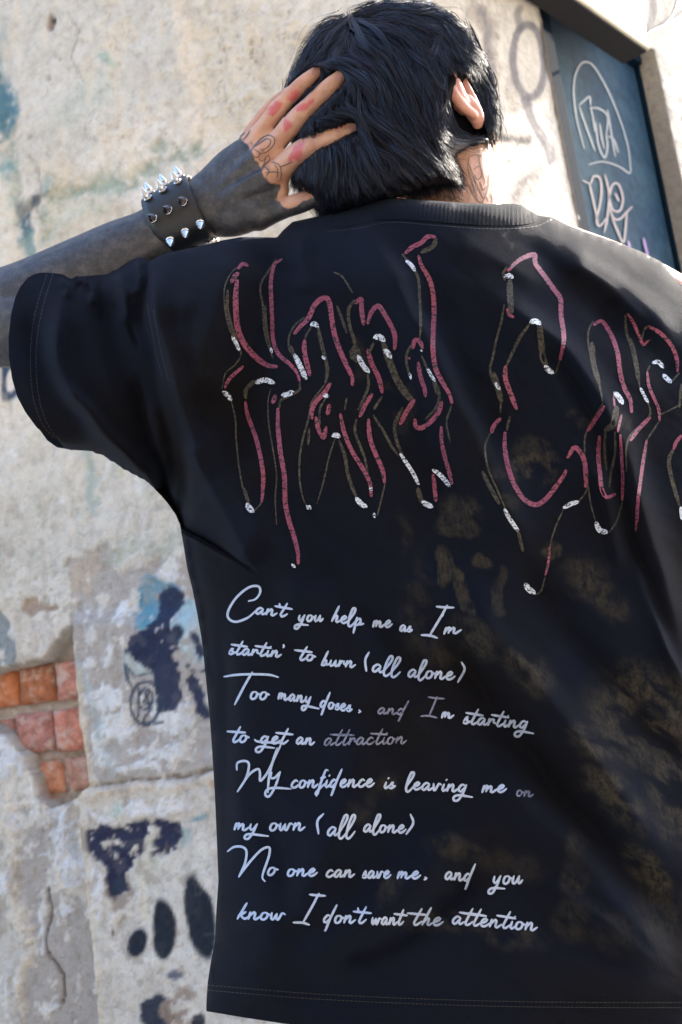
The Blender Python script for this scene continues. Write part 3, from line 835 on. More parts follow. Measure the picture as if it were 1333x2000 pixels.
FOLDS = [  # points, width left, width right, height (m, + towards the camera)
    ([(690, 450), (770, 560), (850, 680), (905, 800), (960, 920), (1010, 1020), (1060, 1110)], 60, 34, .012),
    ([(800, 560), (880, 690), (930, 800), (985, 900)], 18, 34, -.008),
    ([(640, 520), (720, 640), (800, 760), (850, 900), (880, 1040)], 50, 40, -.006),
    ([(940, 560), (1030, 620), (1120, 700), (1200, 830), (1250, 980), (1290, 1130), (1345, 1290)], 60, 26, .014),
    ([(1010, 620), (1110, 730), (1180, 860), (1225, 1010), (1260, 1150), (1310, 1300)], 20, 34, -.010),
    ([(1090, 470), (1180, 530), (1260, 600), (1333, 680)], 40, 30, .008),
    ([(1160, 560), (1240, 650), (1333, 760)], 30, 40, -.006),
    ([(1230, 1080), (1275, 1200), (1315, 1290), (1345, 1380)], 16, 10, .008),
    ([(900, 1130), (960, 1230), (1040, 1330), (1130, 1440), (1230, 1580), (1333, 1720)], 60, 40, .012),
    ([(860, 1220), (930, 1330), (1020, 1460), (1100, 1560), (1200, 1680), (1333, 1830)], 34, 40, -.010),
    ([(1000, 1080), (1080, 1200), (1170, 1310), (1260, 1420), (1360, 1540)], 34, 40, -.008),
    ([(930, 1480), (1030, 1570), (1140, 1680), (1240, 1800), (1330, 1920)], 46, 34, .008),
    ([(940, 1850), (1080, 1870), (1200, 1900), (1333, 1960)], 40, 40, .005),
    ([(560, 1890), (700, 1820), (800, 1740), (880, 1640), (900, 1560)], 60, 46, .008),
    ([(640, 1880), (760, 1840), (860, 1770), (940, 1680)], 26, 30, -.006),
    ([(450, 1930), (560, 1800), (640, 1660), (690, 1500), (700, 1320)], 60, 60, .007),
    ([(520, 1120), (600, 1180), (700, 1260), (800, 1380), (850, 1480)], 60, 50, .008),
    ([(560, 1060), (660, 1150), (760, 1250), (850, 1370)], 36, 36, -.006),
    ([(430, 1700), (440, 1400), (430, 1200)], 20, 34, -.006),
    # shoulder and sleeve
    ([(560, 450), (540, 520), (500, 640), (470, 780), (455, 930)], 50, 60, -.010),
    ([(480, 480), (440, 560), (400, 680), (385, 800)], 60, 60, .010),
    ([(300, 508), (300, 560), (318, 640), (345, 740), (372, 840), (400, 930)], 16, 40, .010),
    ([(330, 590), (352, 680), (380, 780), (400, 860)], 26, 34, -.009),
    ([(268, 560), (285, 650), (305, 760), (325, 860), (340, 960)], 30, 14, -.008),
    ([(205, 560), (220, 640), (250, 740), (290, 860), (335, 980)], 34, 30, -.010),
    ([(232, 530), (250, 600), (262, 640)], 14, 12, .007),
    ([(120, 740), (170, 800), (230, 870), (300, 950)], 18, 12, .007),
    ([(60, 590), (80, 690), (130, 790), (200, 860)], 24, 30, -.006),
    ([(130, 560), (120, 620), (118, 700), (150, 780), (210, 850), (290, 940), (338, 1000)], 26, 18, .010),
    ([(290, 770), (310, 860), (330, 930), (345, 1000)], 12, 16, .009),
    ([(262, 720), (290, 830), (320, 920), (343, 1000)], 14, 12, -.007),
    # little gathers where the sleeve bunches against the forearm
    ([(128, 532), (142, 538), (156, 552), (150, 566)], 6, 5, -.009), ([(160, 542), (178, 552), (180, 580)], 6, 6, -.008), ([(118, 545), (140, 556), (130, 580)], 8, 8, .006),
    ([(176, 548), (184, 568), (182, 600)], 6, 6, .008), ([(196, 545), (199, 590), (205, 640)], 6, 6, -.007), ([(150, 545), (168, 548), (174, 558)], 5, 5, .008),
    ([(210, 540), (240, 560), (262, 590), (255, 612)], 12, 10, .007), ([(255, 575), (258, 620), (270, 690)], 8, 7, -.011), ([(222, 598), (240, 606), (252, 612)], 7, 7, -.006),
    ([(268, 508), (272, 540), (262, 585)], 8, 8, .010), ([(284, 512), (286, 540), (278, 580)], 6, 6, -.009),
    # armpit: a taut flap pulled down and to the right
    ([(340, 1012), (362, 1030), (400, 1050), (450, 1078), (500, 1106)], 7, 62, .0115),
    ([(358, 860), (370, 905), (377, 950), (370, 990), (352, 1022)], 6, 46, .0080),
    ([(352, 1052), (400, 1074), (450, 1104)], 12, 10, -.0040),
    ([(346, 880), (360, 930), (364, 965), (356, 995)], 12, 7, -.0070),
    ([(296, 840), (318, 900), (334, 955), (344, 1000)], 7, 10, .0045), ([(350, 930), (345, 965), (343, 1000)], 5, 5, .0035),
    ([(150, 770), (200, 820), (260, 880), (320, 960)], 9, 16, .0045), ([(172, 800), (240, 860), (300, 930)], 10, 9, -.0040),
    ([(380, 560), (352, 640), (360, 740), (392, 850)], 26, 16, .0035), ([(420, 900), (470, 980), (540, 1060), (640, 1130)], 34, 26, .0050),
    ([(500, 900), (560, 980), (650, 1060), (760, 1120)], 40, 30, -.0040), ([(600, 1130), (740, 1200), (900, 1300)], 40, 24, .0035),
    ([(1110, 500), (1190, 560), (1270, 640)], 20, 14, .0040), ([(1000, 470), (1080, 520), (1160, 590), (1230, 680)], 26, 22, -.0035), ([(880, 470), (960, 500), (1060, 560)], 26, 26, .0030),
    ([(700, 430), (740, 480), (800, 560)], 22, 22, .0040), ([(600, 440), (590, 500), (600, 580)], 24, 24, .0040), ([(1150, 900), (1190, 1010), (1210, 1120)], 12, 20, .0040),
    ([(420, 1840), (520, 1800), (640, 1780), (760, 1800)], 20, 30, .0025), ([(1050, 1700), (1180, 1800), (1300, 1900)], 24, 16, .0035), ([(450, 1500), (520, 1600), (560, 1720), (560, 1850)], 26, 40, -.0030),
    ([(346, 1010), (372, 1110), (392, 1220), (404, 1330)], 5, 6, .005),
    ([(356, 1030), (384, 1120), (404, 1230), (414, 1360)], 6, 10, -.005),
    ([(418, 1640), (422, 1760), (410, 1880), (404, 1960)], 6, 8, .004),
]
FP = [(catmull(p, 24), a, b, h) for p, a, b, h in FOLDS]
def folds(px, py):
    out = np.zeros(px.shape)
    wx = px + 10 * (vnoise(px / 70, py / 70, 5) - .5); wy = py + 10 * (vnoise(px / 70, py / 70, 6) - .5)
    for P, a, b, h in FP:
        w = max(a, b) * 3
        lo = P.min(0) - w; hi = P.max(0) + w
        k = (px > lo[0]) & (px < hi[0]) & (py > lo[1]) & (py < hi[1])
        if not k.any(): continue
        d, sd_, t = dist_poly(wx[k], wy[k], P)
        ww = np.where(sd_ > 0, a, b)
        fade = sstep(0, .18, t) * sstep(1, .8, t) if h else 1
        out[k] += (2.5 if max(a, b) >= 13 else (1.3 if h > 0 else .8)) * h * np.exp(-(d / ww) ** 1.7) * (.12 + .88 * fade)
    # the taut flap under the arm: a facet that turns away to the left, with a sharp lower lip
    ax_, ay_, cx_, cy_ = 366.0, 862.0, 494.0, 1102.0
    L_ = math.hypot(cx_ - ax_, cy_ - ay_)
    s_ = ((px - ax_) * (cy_ - ay_) - (py - ay_) * (cx_ - ax_)) / L_ * -1
    below = (py - (1030 + (px - 352) * .50 + .0006 * (px - 352) ** 2))
    ramp = np.clip(s_ / 72, 0, 1.15) ** 1.1
    out -= .080 * ramp * sstep(7, -3, below) * sstep(800, 900, py) * sstep(300, 350, px + .25 * (py - 880))
    # soft crumple following the pull of the cloth from shoulder to hem
    u = px * .82 + py * .57; v = -px * .57 + py * .82
    out += .0125 * (fbm(v, u * .28, 120, 3, 71) - .5) + .0050 * (fbm(v, u * .35, 42, 3, 72) - .5)
    out += .0022 * (fbm(px, py, 90, 3, 73) - .5)
    return out

HEM_DEPTH = .0
def shirt_surface(px, py, lift=0.0):
    """depth (world Y) of the outer face of the back of the shirt"""
    px = np.asarray(px, float); py = np.asarray(py, float)
    h = VS.H(px, py)
    k = sstep(0, .022, h)
    collar = sstep(30, 70, py - 400)
    return VS.D(px, py) - h - folds(px, py) * k - lift

def shirt_pts(px, py, lift=0.0):
    return W(px, py, shirt_surface(px, py, lift))

def outline_grid(poly, step):
    P = np.array(poly, float)
    xs = np.arange(P[:, 0].min() - step, P[:, 0].max() + 2 * step, step); ys = np.arange(P[:, 1].min() - step, P[:, 1].max() + 2 * step, step)
    X, Y = np.meshgrid(xs, ys, indexing='ij')
    F = grid_faces(len(xs), len(ys))
    X = X.ravel(); Y = Y.ravel()
    keep = inside(X[F].mean(1), Y[F].mean(1), poly)
    F = F[keep]
    used = np.unique(F); remap = -np.ones(len(X), int); remap[used] = np.arange(len(used))
    X = X[used]; Y = Y[used]; F = remap[F]
    # boundary edges
    E = np.concatenate([F[:, [0, 1]], F[:, [1, 2]], F[:, [2, 3]], F[:, [3, 0]]])
    Es = np.sort(E, 1); key = Es[:, 0].astype(np.int64) * len(X) + Es[:, 1]
    uq, inv, cnt = np.unique(key, return_inverse=True, return_counts=True)
    be = E[cnt[inv] == 1]
    bv = np.unique(be)
    bx, by = nearest_pt(X[bv], Y[bv], poly)
    X = X.copy(); Y = Y.copy(); X[bv] = bx; Y[bv] = by
    return X, Y, F, be, bv

COLLAR_LOW = [(572, 433), (606, 452), (640, 452), (660, 450), (700, 436), (740, 428), (800, 427), (860, 431), (930, 436), (990, 440), (1036, 440), (1080, 425)]
def make_shirt(parent, m_):
    X, Y, F, be, bv = outline_grid(SHIRT, 4.4)
    n = len(X)
    front = W(X, Y, shirt_surface(X, Y))
    # the far half of the garment: the same outline, bulging away from the camera
    D = VS.D(X, Y); H = VS.H(X, Y)
    mid = W(X, Y, D)
    back = mid.copy(); back[:, 1] += H * .95 + .0005
    cut = inside(X, Y, [(560, 380), (620, 450), (700, 470), (1000, 470), (1080, 450), (1080, 380)])
    V = np.concatenate([front, back])
    F2 = F[:, ::-1] + n
    F2 = F2[~cut[F].all(1)]
    # join the halves along every edge that is not an opening
    hem = inside(X[be].mean(1), Y[be].mean(1), [(380, 1972), (700, 1996), (1500, 2010), (1500, 2080), (380, 2080)]) | \
        (inside(X[be].mean(1), Y[be].mean(1), [(108, 500), (108, 560), (90, 700), (118, 900), (-50, 900), (-50, 500)])) | \
        inside(X[be].mean(1), Y[be].mean(1), [(640, 370), (640, 430), (1050, 430), (1050, 370)])
    j = be[~hem]
    side = np.stack([j[:, 1], j[:, 0], j[:, 0] + n, j[:, 1] + n], 1)
    allF = np.concatenate([F, F2, side])
    o = new_mesh('t_shirt', V, allF, [m_], True, parent)
    # marks of bleach and brown print in the cloth
    B = np.zeros(n)
    wx = X + 16 * (fbm(X, Y, 40, 3, 81) - .5) * 2; wy = Y + 16 * (fbm(X, Y, 40, 3, 82) - .5) * 2
    def el(cx, cy, rx, ry, rot, k, soft=.5):
        x = wx - cx; y = wy - cy; ca, sa = math.cos(R(rot)), math.sin(R(rot))
        r = np.hypot((x * ca + y * sa) / rx, (-x * sa + y * ca) / ry)
        return k * sstep(0, soft, 1 - r)
    fur = fbm(X * .8 + Y * .6, (X * -.6 + Y * .8) * 3.2, 50, 4, 85)
    fur2 = fbm((X * .5 - Y * .87) * 3.4, X * .87 + Y * .5, 60, 4, 86)
    blot = fbm(X, Y, 34, 5, 87)
    for e in ((1045, 915, 62, 46, 0, 1), (1040, 870, 40, 20, 0, .5), (900, 1000, 50, 46, 20, .8), (1140, 815, 40, 20, 0, .5), (1210, 830, 30, 30, 0, .7), (990, 960, 30, 60, -25, .45), (1190, 850, 16, 60, 10, .6),
              (790, 800, 24, 60, 10, .35), (700, 700, 24, 50, -10, .4), (745, 760, 20, 60, -15, .35)):
        B = np.maximum(B, el(*e) * sstep(.38, .52, blot))
    for e in ((872, 1110, 20, 48, 10, .9), (905, 1160, 16, 60, -18, .9), (940, 1095, 22, 20, 0, .7), (975, 1155, 14, 56, 3, .55), (895, 1030, 50, 24, 0, .6), (1075, 1080, 22, 20, 0, .8)):
        B = np.maximum(B, el(*e, soft=.25))
    for e in ((815, 1190, 40, 140, 5, .42), (930, 1250, 90, 46, 35, .85), (1030, 1310, 90, 46, 35, .95), (850, 1270, 70, 60, 0, .45), (1150, 1130, 70, 50, 35, .8), (1190, 1180, 70, 40, 45, .7), (790, 1040, 16, 60, 0, .3),
              (750, 1540, 34, 60, 35, .6), (700, 1590, 30, 26, 0, .4), (900, 1660, 90, 34, 10, .55), (1000, 1690, 100, 40, 10, .35), (1120, 1720, 26, 60, 8, .7), (1130, 1660, 26, 50, 0, .5), (760, 1740, 60, 24, -50, .6),
              (880, 1800, 130, 34, 4, .6), (1010, 1830, 90, 40, 10, .6), (1120, 1800, 50, 60, 0, .5), (1200, 1820, 90, 60, 30, .4), (1290, 1780, 70, 90, 0, .5)):
        B = np.maximum(B, el(*e, soft=.7) * sstep(.30, .56, blot * .5 + fur * .5))
    for e in ((1260, 1400, 150, 130, 20, 1), (1330, 1520, 90, 170, 0, 1), (1170, 1450, 90, 40, 30, .9), (1200, 1560, 110, 44, 48, 1), (1270, 1700, 90, 40, 48, .95), (1150, 1520, 40, 40, 0, .8)):
        B = np.maximum(B, el(*e, soft=.6) * sstep(.38, .56, fur2 * .6 + fur * .4))
    bl = np.zeros(2 * n); bl[:n] = B
    set_attr(o.data, 'brown', bl)
    return o

def shirt_material(name='black_cotton', rib=False):
    mt = mat(name, (.0075, .0078, .0105), .86, .08, .032)
    n = N(mt)
    n.b.inputs['Sheen Roughness'].default_value = .45
    n.b.inputs['Sheen Tint'].default_value = (.55, .68, 1, 1)
    a = n.attr('brown')
    w = n.noise(260, 3, .7)
    big = n.noise(5, 3, .5)
    basec = n.ramp(big.outputs[0], [(.35, (.0044, .0038, .0042)), (.65, (.0034, .0054, .0118))])
    br = n.ramp(w.outputs[0], [(.3, (.016, .0148, .0115)), (.7, (.042, .037, .030))])
    mp_ = n.new('Mapping'); n.link(n.co(), mp_.inputs[0]); mp_.inputs['Rotation'].default_value = (0, R(38), 0); mp_.inputs['Scale'].default_value = (1, 1, .32)
    edge = n.noise(150, 6, .72, mp_.outputs[0])
    fac = n.math('MULTIPLY', a.outputs['Fac'], n.ramp(edge.outputs[0], [(.36, (.12,) * 3), (.53, (1,) * 3)]).outputs[0])
    n.link(n.mix(fac, basec.outputs[0], br.outputs[0]), n.b.inputs['Base Color'])
    b = n.bump(w.outputs[0], .0006, .5)
    b = n.bump(n.noise(900, 2, .7).outputs[0], .0005, .8, b)
    if rib:
        wv = n.new('TexWave', wave_type='BANDS', bands_direction='X')
        wv.inputs['Scale'].default_value = 150
        n.link(n.co(), wv.inputs['Vector'])
        b = n.bump(wv.outputs[0], .0012, .8, b)
    n.link(b, n.b.inputs['Normal'])
    return mt
M_shirt = shirt_material()
M_rib = shirt_material('black_ribbing', True)
# ------------------------------------------------------------------ hair volume (the hand is laid on it)
Z1 = lambda pts: [(500 + a * .4126, b * .4126) for a, b in pts]
HAIR = Z1([(135, 440), (150, 370), (185, 290), (225, 220), (262, 168), (305, 122), (350, 88), (410, 58), (480, 32), (540, 14), (600, 4), (700, 0), (800, 10), (860, 28), (915, 58), (965, 92), (1000, 125), (1022, 160),
           (1040, 200), (1065, 245), (1092, 300), (1115, 355), (1132, 420), (1145, 490), (1150, 560), (1148, 620), (1128, 650), (1085, 670), (1040, 690), (985, 698), (945, 715), (945, 760), (960, 820), (968, 866),
           (920, 866), (870, 868), (810, 880), (740, 900), (670, 925), (600, 948), (520, 978), (430, 1005), (370, 1015), (320, 1010), (285, 965), (240, 915), (200, 880), (172, 850), (165, 790), (175, 690), (160, 600), (140, 520)])
def hair_edge(x, y):
    if y > 345 and x < 700: return 1.415
    if y > 350: return 1.386
    if y > 255 and x > 865: return float(np.interp(y, [255, 330], [1.450, 1.386]))
    return 1.462
VH = Volume(HAIR, [(x, y, hair_edge(x, y)) for x, y in HAIR], 6, .112, flat=1.0)
EARZ = (918, 215)
def ear_dent(px, py):
    x = px - 926; y = py - 212
    ca, sa = math.cos(R(-25)), math.sin(R(-25))
    r = np.hypot((x * ca - y * sa) / 46, (x * sa + y * ca) / 92)
    return sstep(1.25, .6, r)
def hair_depth(px, py):
    px = np.asarray(px, float); py = np.asarray(py, float)
    h = VH.H(px, py)
    return VH.D(px, py) - h * (1 - .42 * ear_dent(px, py))
HD = lambda x, y: float(hair_depth(np.array([x]), np.array([y]))[0])

FINGERS = [([(478, 290), (541, 216), (588, 168), (612, 147)], 13), ([(532, 290), (583, 231), (633, 181), (658, 157)], 15), ([(550, 335), (612, 284), (662, 263), (686, 252)], 15), ([(505, 424), (560, 405), (600, 392)], 16)]
def finger_mask(px, py):
    m_ = np.zeros(px.shape)
    for P, r in FINGERS:
        d, _, _ = dist_poly(px, py, P); m_ = np.maximum(m_, sstep(r + 5, r - 1, d))
    return m_
# ------------------------------------------------------------------ the person
class Lump:
    """collects closed tapered lofts and ellipsoids, fused later into one skin"""
    def __init__(s): s.V = []; s.F = []; s.n = 0
    def add(s, V, F):
        s.V.append(np.asarray(V)); s.F += [[i + s.n for i in f] for f in F]; s.n += len(V)
    def loft(s, P, A, B=None, ref=(0, -1, 0), k=20, step=.006):
        """P points, A half width across the view, B half thickness along ref"""
        P = np.array(P, float); A = np.array(A, float); B = A if B is None else np.array(B, float)
        Q = catmull(np.column_stack([P, A, B]), step)
        P, A, B = Q[:, :3], Q[:, 3], Q[:, 4]
        T = np.gradient(P, axis=0); T /= np.linalg.norm(T, axis=1)[:, None]
        # rounded ends
        ends = []
        for sgn, i in ((-1, 0), (1, -1)):
            for a in (np.array([80, 60, 35, 15]) if sgn < 0 else np.array([15, 35, 60, 80])):
                ends.append((P[i] + sgn * T[i] * min(A[i], B[i]) * math.sin(R(a)), A[i] * math.cos(R(a)), B[i] * math.cos(R(a)), T[i]))
        P = np.concatenate([[e[0] for e in ends[:4]], P, [e[0] for e in ends[4:]]])
        A = np.concatenate([[e[1] for e in ends[:4]], A, [e[1] for e in ends[4:]]])
        B = np.concatenate([[e[2] for e in ends[:4]], B, [e[2] for e in ends[4:]]])
        T = np.concatenate([[e[3] for e in ends[:4]], T, [e[3] for e in ends[4:]]])
        r = np.array(ref, float)
        S = np.cross(T, r); S /= np.linalg.norm(S, axis=1)[:, None]
        D = np.cross(S, T)
        th = np.linspace(0, 2 * math.pi, k, endpoint=False)
        V = P[:, None] + A[:, None, None] * np.cos(th)[None, :, None] * S[:, None] + B[:, None, None] * np.sin(th)[None, :, None] * D[:, None]
        F = [list(map(int, f)) for f in grid_faces(len(P), k, True)]
        n = len(P) * k
        F.append(list(range(k))[::-1]); F.append([n - k + i for i in range(k)])
        s.add(V.reshape(-1, 3), F)
    def ell(s, c, r, M=None, k=24):
        V = []; F = []
        for i in range(k // 2 + 1):
            for j in range(k):
                p = math.pi * i / (k // 2); t = 2 * math.pi * j / k
                V.append((math.sin(p) * math.cos(t), math.sin(p) * math.sin(t), math.cos(p)))
        V = np.array(V) * np.array(r)
        if M is not None: V = V @ np.array(M).T
        V = V + np.array(c)
        F = [list(map(int, f)) for f in grid_faces(k // 2 + 1, k, True)]
        s.add(V, F)
    def fuse(s, voxel, smooth=4, shrink=.5):
        o = new_mesh('tmp', np.concatenate(s.V), s.F, link=True)
        rm = o.modifiers.new('r', 'REMESH'); rm.mode = 'VOXEL'; rm.voxel_size = voxel
        sm = o.modifiers.new('s', 'SMOOTH'); sm.factor = shrink; sm.iterations = smooth
        dg = bpy.context.evaluated_depsgraph_get()
        me = o.evaluated_get(dg).to_mesh()
        V = np.empty(len(me.vertices) * 3, np.float32); me.vertices.foreach_get('co', V)
        nF = len(me.polygons)
        lt = np.empty(nF, np.int32); me.polygons.foreach_get('loop_total', lt)
        L = np.empty(len(me.loops), np.int32); me.loops.foreach_get('vertex_index', L)
        o.evaluated_get(dg).to_mesh_clear()
        quads = []
        ls = np.concatenate([[0], np.cumsum(lt)[:-1]])
        F = np.stack([L[ls + i] for i in range(4)], 1) if (lt == 4).all() else None
        bpy.data.objects.remove(o)
        return V.reshape(-1, 3).astype(float), F

def Wr(pts, Y): return [W(x, y, (Y if np.isscalar(Y) else Y[i])) for i, (x, y) in enumerate(pts)]

S_ = 1 / 1830.0    # metres per photograph pixel around the hand
up = Lump()
# upper arm inside the sleeve, elbow just out of the picture, forearm, wrist
up.loft([W(470, 640, 1.45), W(300, 650, 1.455), W(120, 645, 1.475), W(-10, 640, 1.495), W(-70, 650, 1.505)], [.058, .052, .047, .045, .040], [.055, .050, .046, .042, .038])
up.loft([W(-62, 652, 1.505), W(-20, 620, 1.500), W(60, 592, 1.490), W(160, 545, 1.478), W(240, 502, 1.468), W(300, 468, 1.458), W(350, 430, 1.450), W(400, 398, 1.442)],
        [.046, .050, .050, .0475, .043, .0365, .0335, .0315], [.040, .043, .043, .040, .036, .030, .025, .022])
# hand: back of the hand, then each ray
up.loft([W(378, 412, 1.448), W(420, 385, 1.440), W(462, 357, 1.430), W(505, 328, 1.420), W(530, 305, 1.417)], [.0315, .0355, .0420, .0415, .0330], [.020, .0175, .0165, .0150, .0115])
up.loft([W(405, 390, 1.444), W(440, 340, 1.434), W(475, 300, 1.426), W(505, 262, 1.420)], [.016, .014, .0125, .0095], [.017, .015, .013, .0105])
up.loft([W(410, 400, 1.440), W(460, 350, 1.425), W(505, 308, 1.413), W(535, 280, 1.408)], [.016, .013, .0125, .0115], [.015, .014, .0135, .0125])
up.loft([W(415, 410, 1.440), W(470, 378, 1.424), (W(520, 350, 1.413)), W(552, 325, 1.408)], [.016, .014, .0135, .0125], [.015, .014, .0135, .0125])
up.loft([W(410, 430, 1.448), W(455, 428, 1.438), W(500, 412, 1.430), W(540, 388, 1.424), W(552, 366, 1.420)], [.018, .020, .019, .0120, .0085], [.016, .017, .016, .010, .007])
# fingers  (px, py, Y, half width, half thickness)
def finger(rows, w=None):
    up.loft([W(a, b, c) for a, b, c, _, _ in rows], [r[3] for r in rows], [r[4] for r in rows], k=20, step=.003)
finger([(500, 270, 1.420, .0110, .0110), (522, 242, 1.405, .0100, .0100), (541, 216, 1.393, .0102, .0100), (563, 192, 1.384, .0090, .0088), (588, 168, 1.378, .0092, .0086), (606, 152, 1.374, .0082, .0076), (624, 137, 1.372, .0066, .0060)])
finger([(532, 286, 1.410, .0125, .0125), (556, 260, 1.392, .0113, .0108), (583, 231, 1.378, .0118, .0112), (609, 204, 1.367, .0102, .0098), (633, 181, 1.360, .0104, .0095), (652, 163, 1.354, .0095, .0084), (670, 145, 1.350, .0070, .0062)])
finger([(550, 330, 1.410, .0140, .0130), (578, 303, 1.390, .0128, .0115), (612, 284, 1.370, .0130, .0116), (640, 272, 1.357, .0112, .0104), (662, 263, 1.351, .0112, .0098), (681, 255, 1.347, .0098, .0084), (698, 247, 1.345, .0070, .0062)])
finger([(478, 286, 1.432, .0100, .0105), (500, 248, 1.428, .0090, .0090), (525, 216, 1.424, .0088, .0086), (548, 194, 1.420, .0078, .0076), (568, 178, 1.418, .0066, .0062)])
finger([(505, 424, 1.430, .0160, .0145), (535, 414, 1.426, .0125, .0120), (560, 405, 1.420, .0115, .0108), (585, 397, 1.412, .0118, .0104), (610, 389, 1.404, .0104, .0092), (636, 380, 1.398, .0080, .0070)])
for x, y, Y, r in ((536, 284, 1.404, .0105), (553, 326, 1.404, .0115), (583, 231, 1.3765, .0112), (612, 284, 1.3685, .0122), (541, 216, 1.3915, .0096), (505, 266, 1.414, .0095)):
    up.ell(W(x, y, Y), (r, r, r))
for P_, r_ in (([(430, 372, 1.424), (470, 330, 1.411), (510, 295, 1.400)], .0042), ([(432, 384, 1.424), (480, 356, 1.409), (530, 332, 1.399)], .0042), ([(425, 358, 1.428), (455, 320, 1.418), (490, 280, 1.411)], .0040), ([(430, 402, 1.426), (470, 405, 1.421), (505, 410, 1.418)], .0050)):
    up.loft([W(*p) for p in P_], [r_] * 3, k=10, step=.004)
# head and neck
HC = W(782, 205, 1.462)
up.ell(HC, (.070, .090, .100))
up.ell(W(800, 250, 1.47), (.070, .080, .085))
up.ell(W(880, 285, 1.50), (.058, .075, .060))
up.ell(W(850, 330, 1.545), (.035, .030, .025))
up.ell(W(800, 250, 1.565), (.012, .016, .020))                       # nose
up.loft([W(800, 205, 1.545), W(802, 240, 1.560)], [.008, .010], [.008, .012])
up.loft([W(830, 290, 1.555), W(800, 292, 1.562), W(772, 286, 1.555)], [.004, .0055, .004], [.005, .007, .005])   # lips
for x in (760, 835): up.ell(W(x, 205, 1.535), (.017, .010, .009))
up.loft([W(858, 285, 1.465), W(880, 345, 1.450), W(886, 400, 1.448), W(880, 470, 1.455)], [.055, .0525, .0530, .060], [.054, .054, .055, .060])
up.loft([W(720, 500, 1.450), W(790, 470, 1.445), W(885, 450, 1.440), W(970, 480, 1.445), W(1050, 530, 1.450)], [.030, .040, .045, .040, .030], [.028, .034, .036, .034, .028])
# shoulders and ribs, inside the shirt
up.loft([W(430, 640, 1.455), W(620, 560, 1.455), W(880, 530, 1.455), W(1150, 570, 1.455), W(1370, 660, 1.455)], [.050, .062, .080, .062, .050], [.045, .055, .060, .055, .045])
up.loft([W(880, 520, 1.455), W(885, 800, 1.455), W(890, 1100, 1.455), W(895, 1400, 1.455), W(900, 1700, 1.455), W(905, 1900, 1.455)], [.12, .165, .165, .145, .15, .16], [.06, .075, .082, .080, .085, .085])
# the other arm hangs down
up.loft([W(1370, 670, 1.455), W(1440, 850, 1.46), W(1490, 1120, 1.46), W(1500, 1260, 1.44), W(1500, 1480, 1.40), W(1490, 1700, 1.37)], [.052, .048, .042, .040, .034, .026], [.050, .046, .042, .038, .030, .022])
hb = W(1490, 1700, 1.37)
up.loft([hb, hb + [.002, -.008, -.05], hb + [.0, -.012, -.09]], [.026, .040, .038], [.018, .015, .012])
for k, (dx, L) in enumerate(((-.030, .070), (-.010, .080), (.010, .076), (.029, .060))):
    q = hb + np.array([dx, -.012, -.085])
    up.loft([q, q + [0, .0, -L * .45], q + [-.002, .012, -L * .8], q + [-.004, .024, -L]], [.0100, .0088, .0080, .0062], [.0098, .0086, .0076, .0060])
q = hb + np.array([-.030, -.012, -.035])
up.loft([q, q + [-.020, -.012, -.030], q + [-.026, -.014, -.062]], [.013, .0105, .0080], [.012, .0100, .0075])
SV, SF = up.fuse(.0024, 5, .5)

# ear: bowl, rim and lobe, set against the head
def ear():
    L = Lump()
    z1 = lambda x, y: (500 + x * .4126, y * .4126)
    def q(x, y, Y): a, b = z1(x, y); return W(a, b, Y)
    ref = (.35, -1, 0)
    L.loft([q(945, 400, 1.428), q(955, 480, 1.424), q(985, 560, 1.424), q(1020, 610, 1.432)], [.008, .0095, .010, .008], [.012, .013, .013, .010], k=20, step=.002)
    rim = [(930, 440, 1.420), (928, 385, 1.420), (945, 358, 1.424), (970, 360, 1.434), (995, 395, 1.444), (1005, 445, 1.448), (1003, 478, 1.446)]
    L.loft([q(*r) for r in rim], [.0035, .0040, .0042, .0042, .0040, .0036, .003], k=12, step=.0015)
    L.loft([q(928, 400, 1.420), q(938, 470, 1.414), q(968, 545, 1.412), q(1010, 600, 1.418), q(1060, 640, 1.428)], [.0048, .0055, .0060, .0060, .0050], [.0045, .005, .005, .005, .005], k=14, step=.002)
    L.loft([q(960, 420, 1.436), q(985, 450, 1.436), q(1010, 500, 1.434), q(1045, 560, 1.434), q(1075, 610, 1.436)], [.0050, .0065, .0070, .0062, .0050], [.003, .004, .005, .005, .004], k=14, step=.002)
    L.loft([q(1020, 580, 1.426), q(1055, 620, 1.432), q(1075, 660, 1.436), q(1078, 685, 1.440)], [.010, .010, .0085, .006], [.006, .006, .006, .005], k=14, step=.002)
    V, F = L.fuse(.0011, 5, .5)
    V[:, 1] -= .047; V[:, 0] -= .0095
    return V, F
EV, EF = ear()

low = Lump()
hipL = W(800, 1850, 1.455); hipR = W(1010, 1850, 1.455)
low.loft([W(905, 1780, 1.455), W(905, 1950, 1.455), W(905, 2080, 1.455)], [.150, .165, .150], [.085, .095, .085], step=.02)
for h, sx in ((hipL, -1), (hipR, 1)):
    fx = h[0] + sx * .035
    low.loft([h, (h[0] + sx * .01, 1.45, .50), (fx, 1.46, .10), (fx, 1.46, .06)], [.085, .058, .040, .040], step=.02)
    low.loft([(fx, 1.48, .045), (fx + sx * .01, 1.56, .040), (fx + sx * .02, 1.65, .030)], [.036, .044, .036], [.036, .030, .020], ref=(0, 0, 1), step=.01)
LV, LF = low.fuse(.010, 3, .5)

bodyV = np.concatenate([SV, EV, LV]); bodyF = np.concatenate([SF, EF + len(SV), LF + len(SV) + len(EV)])

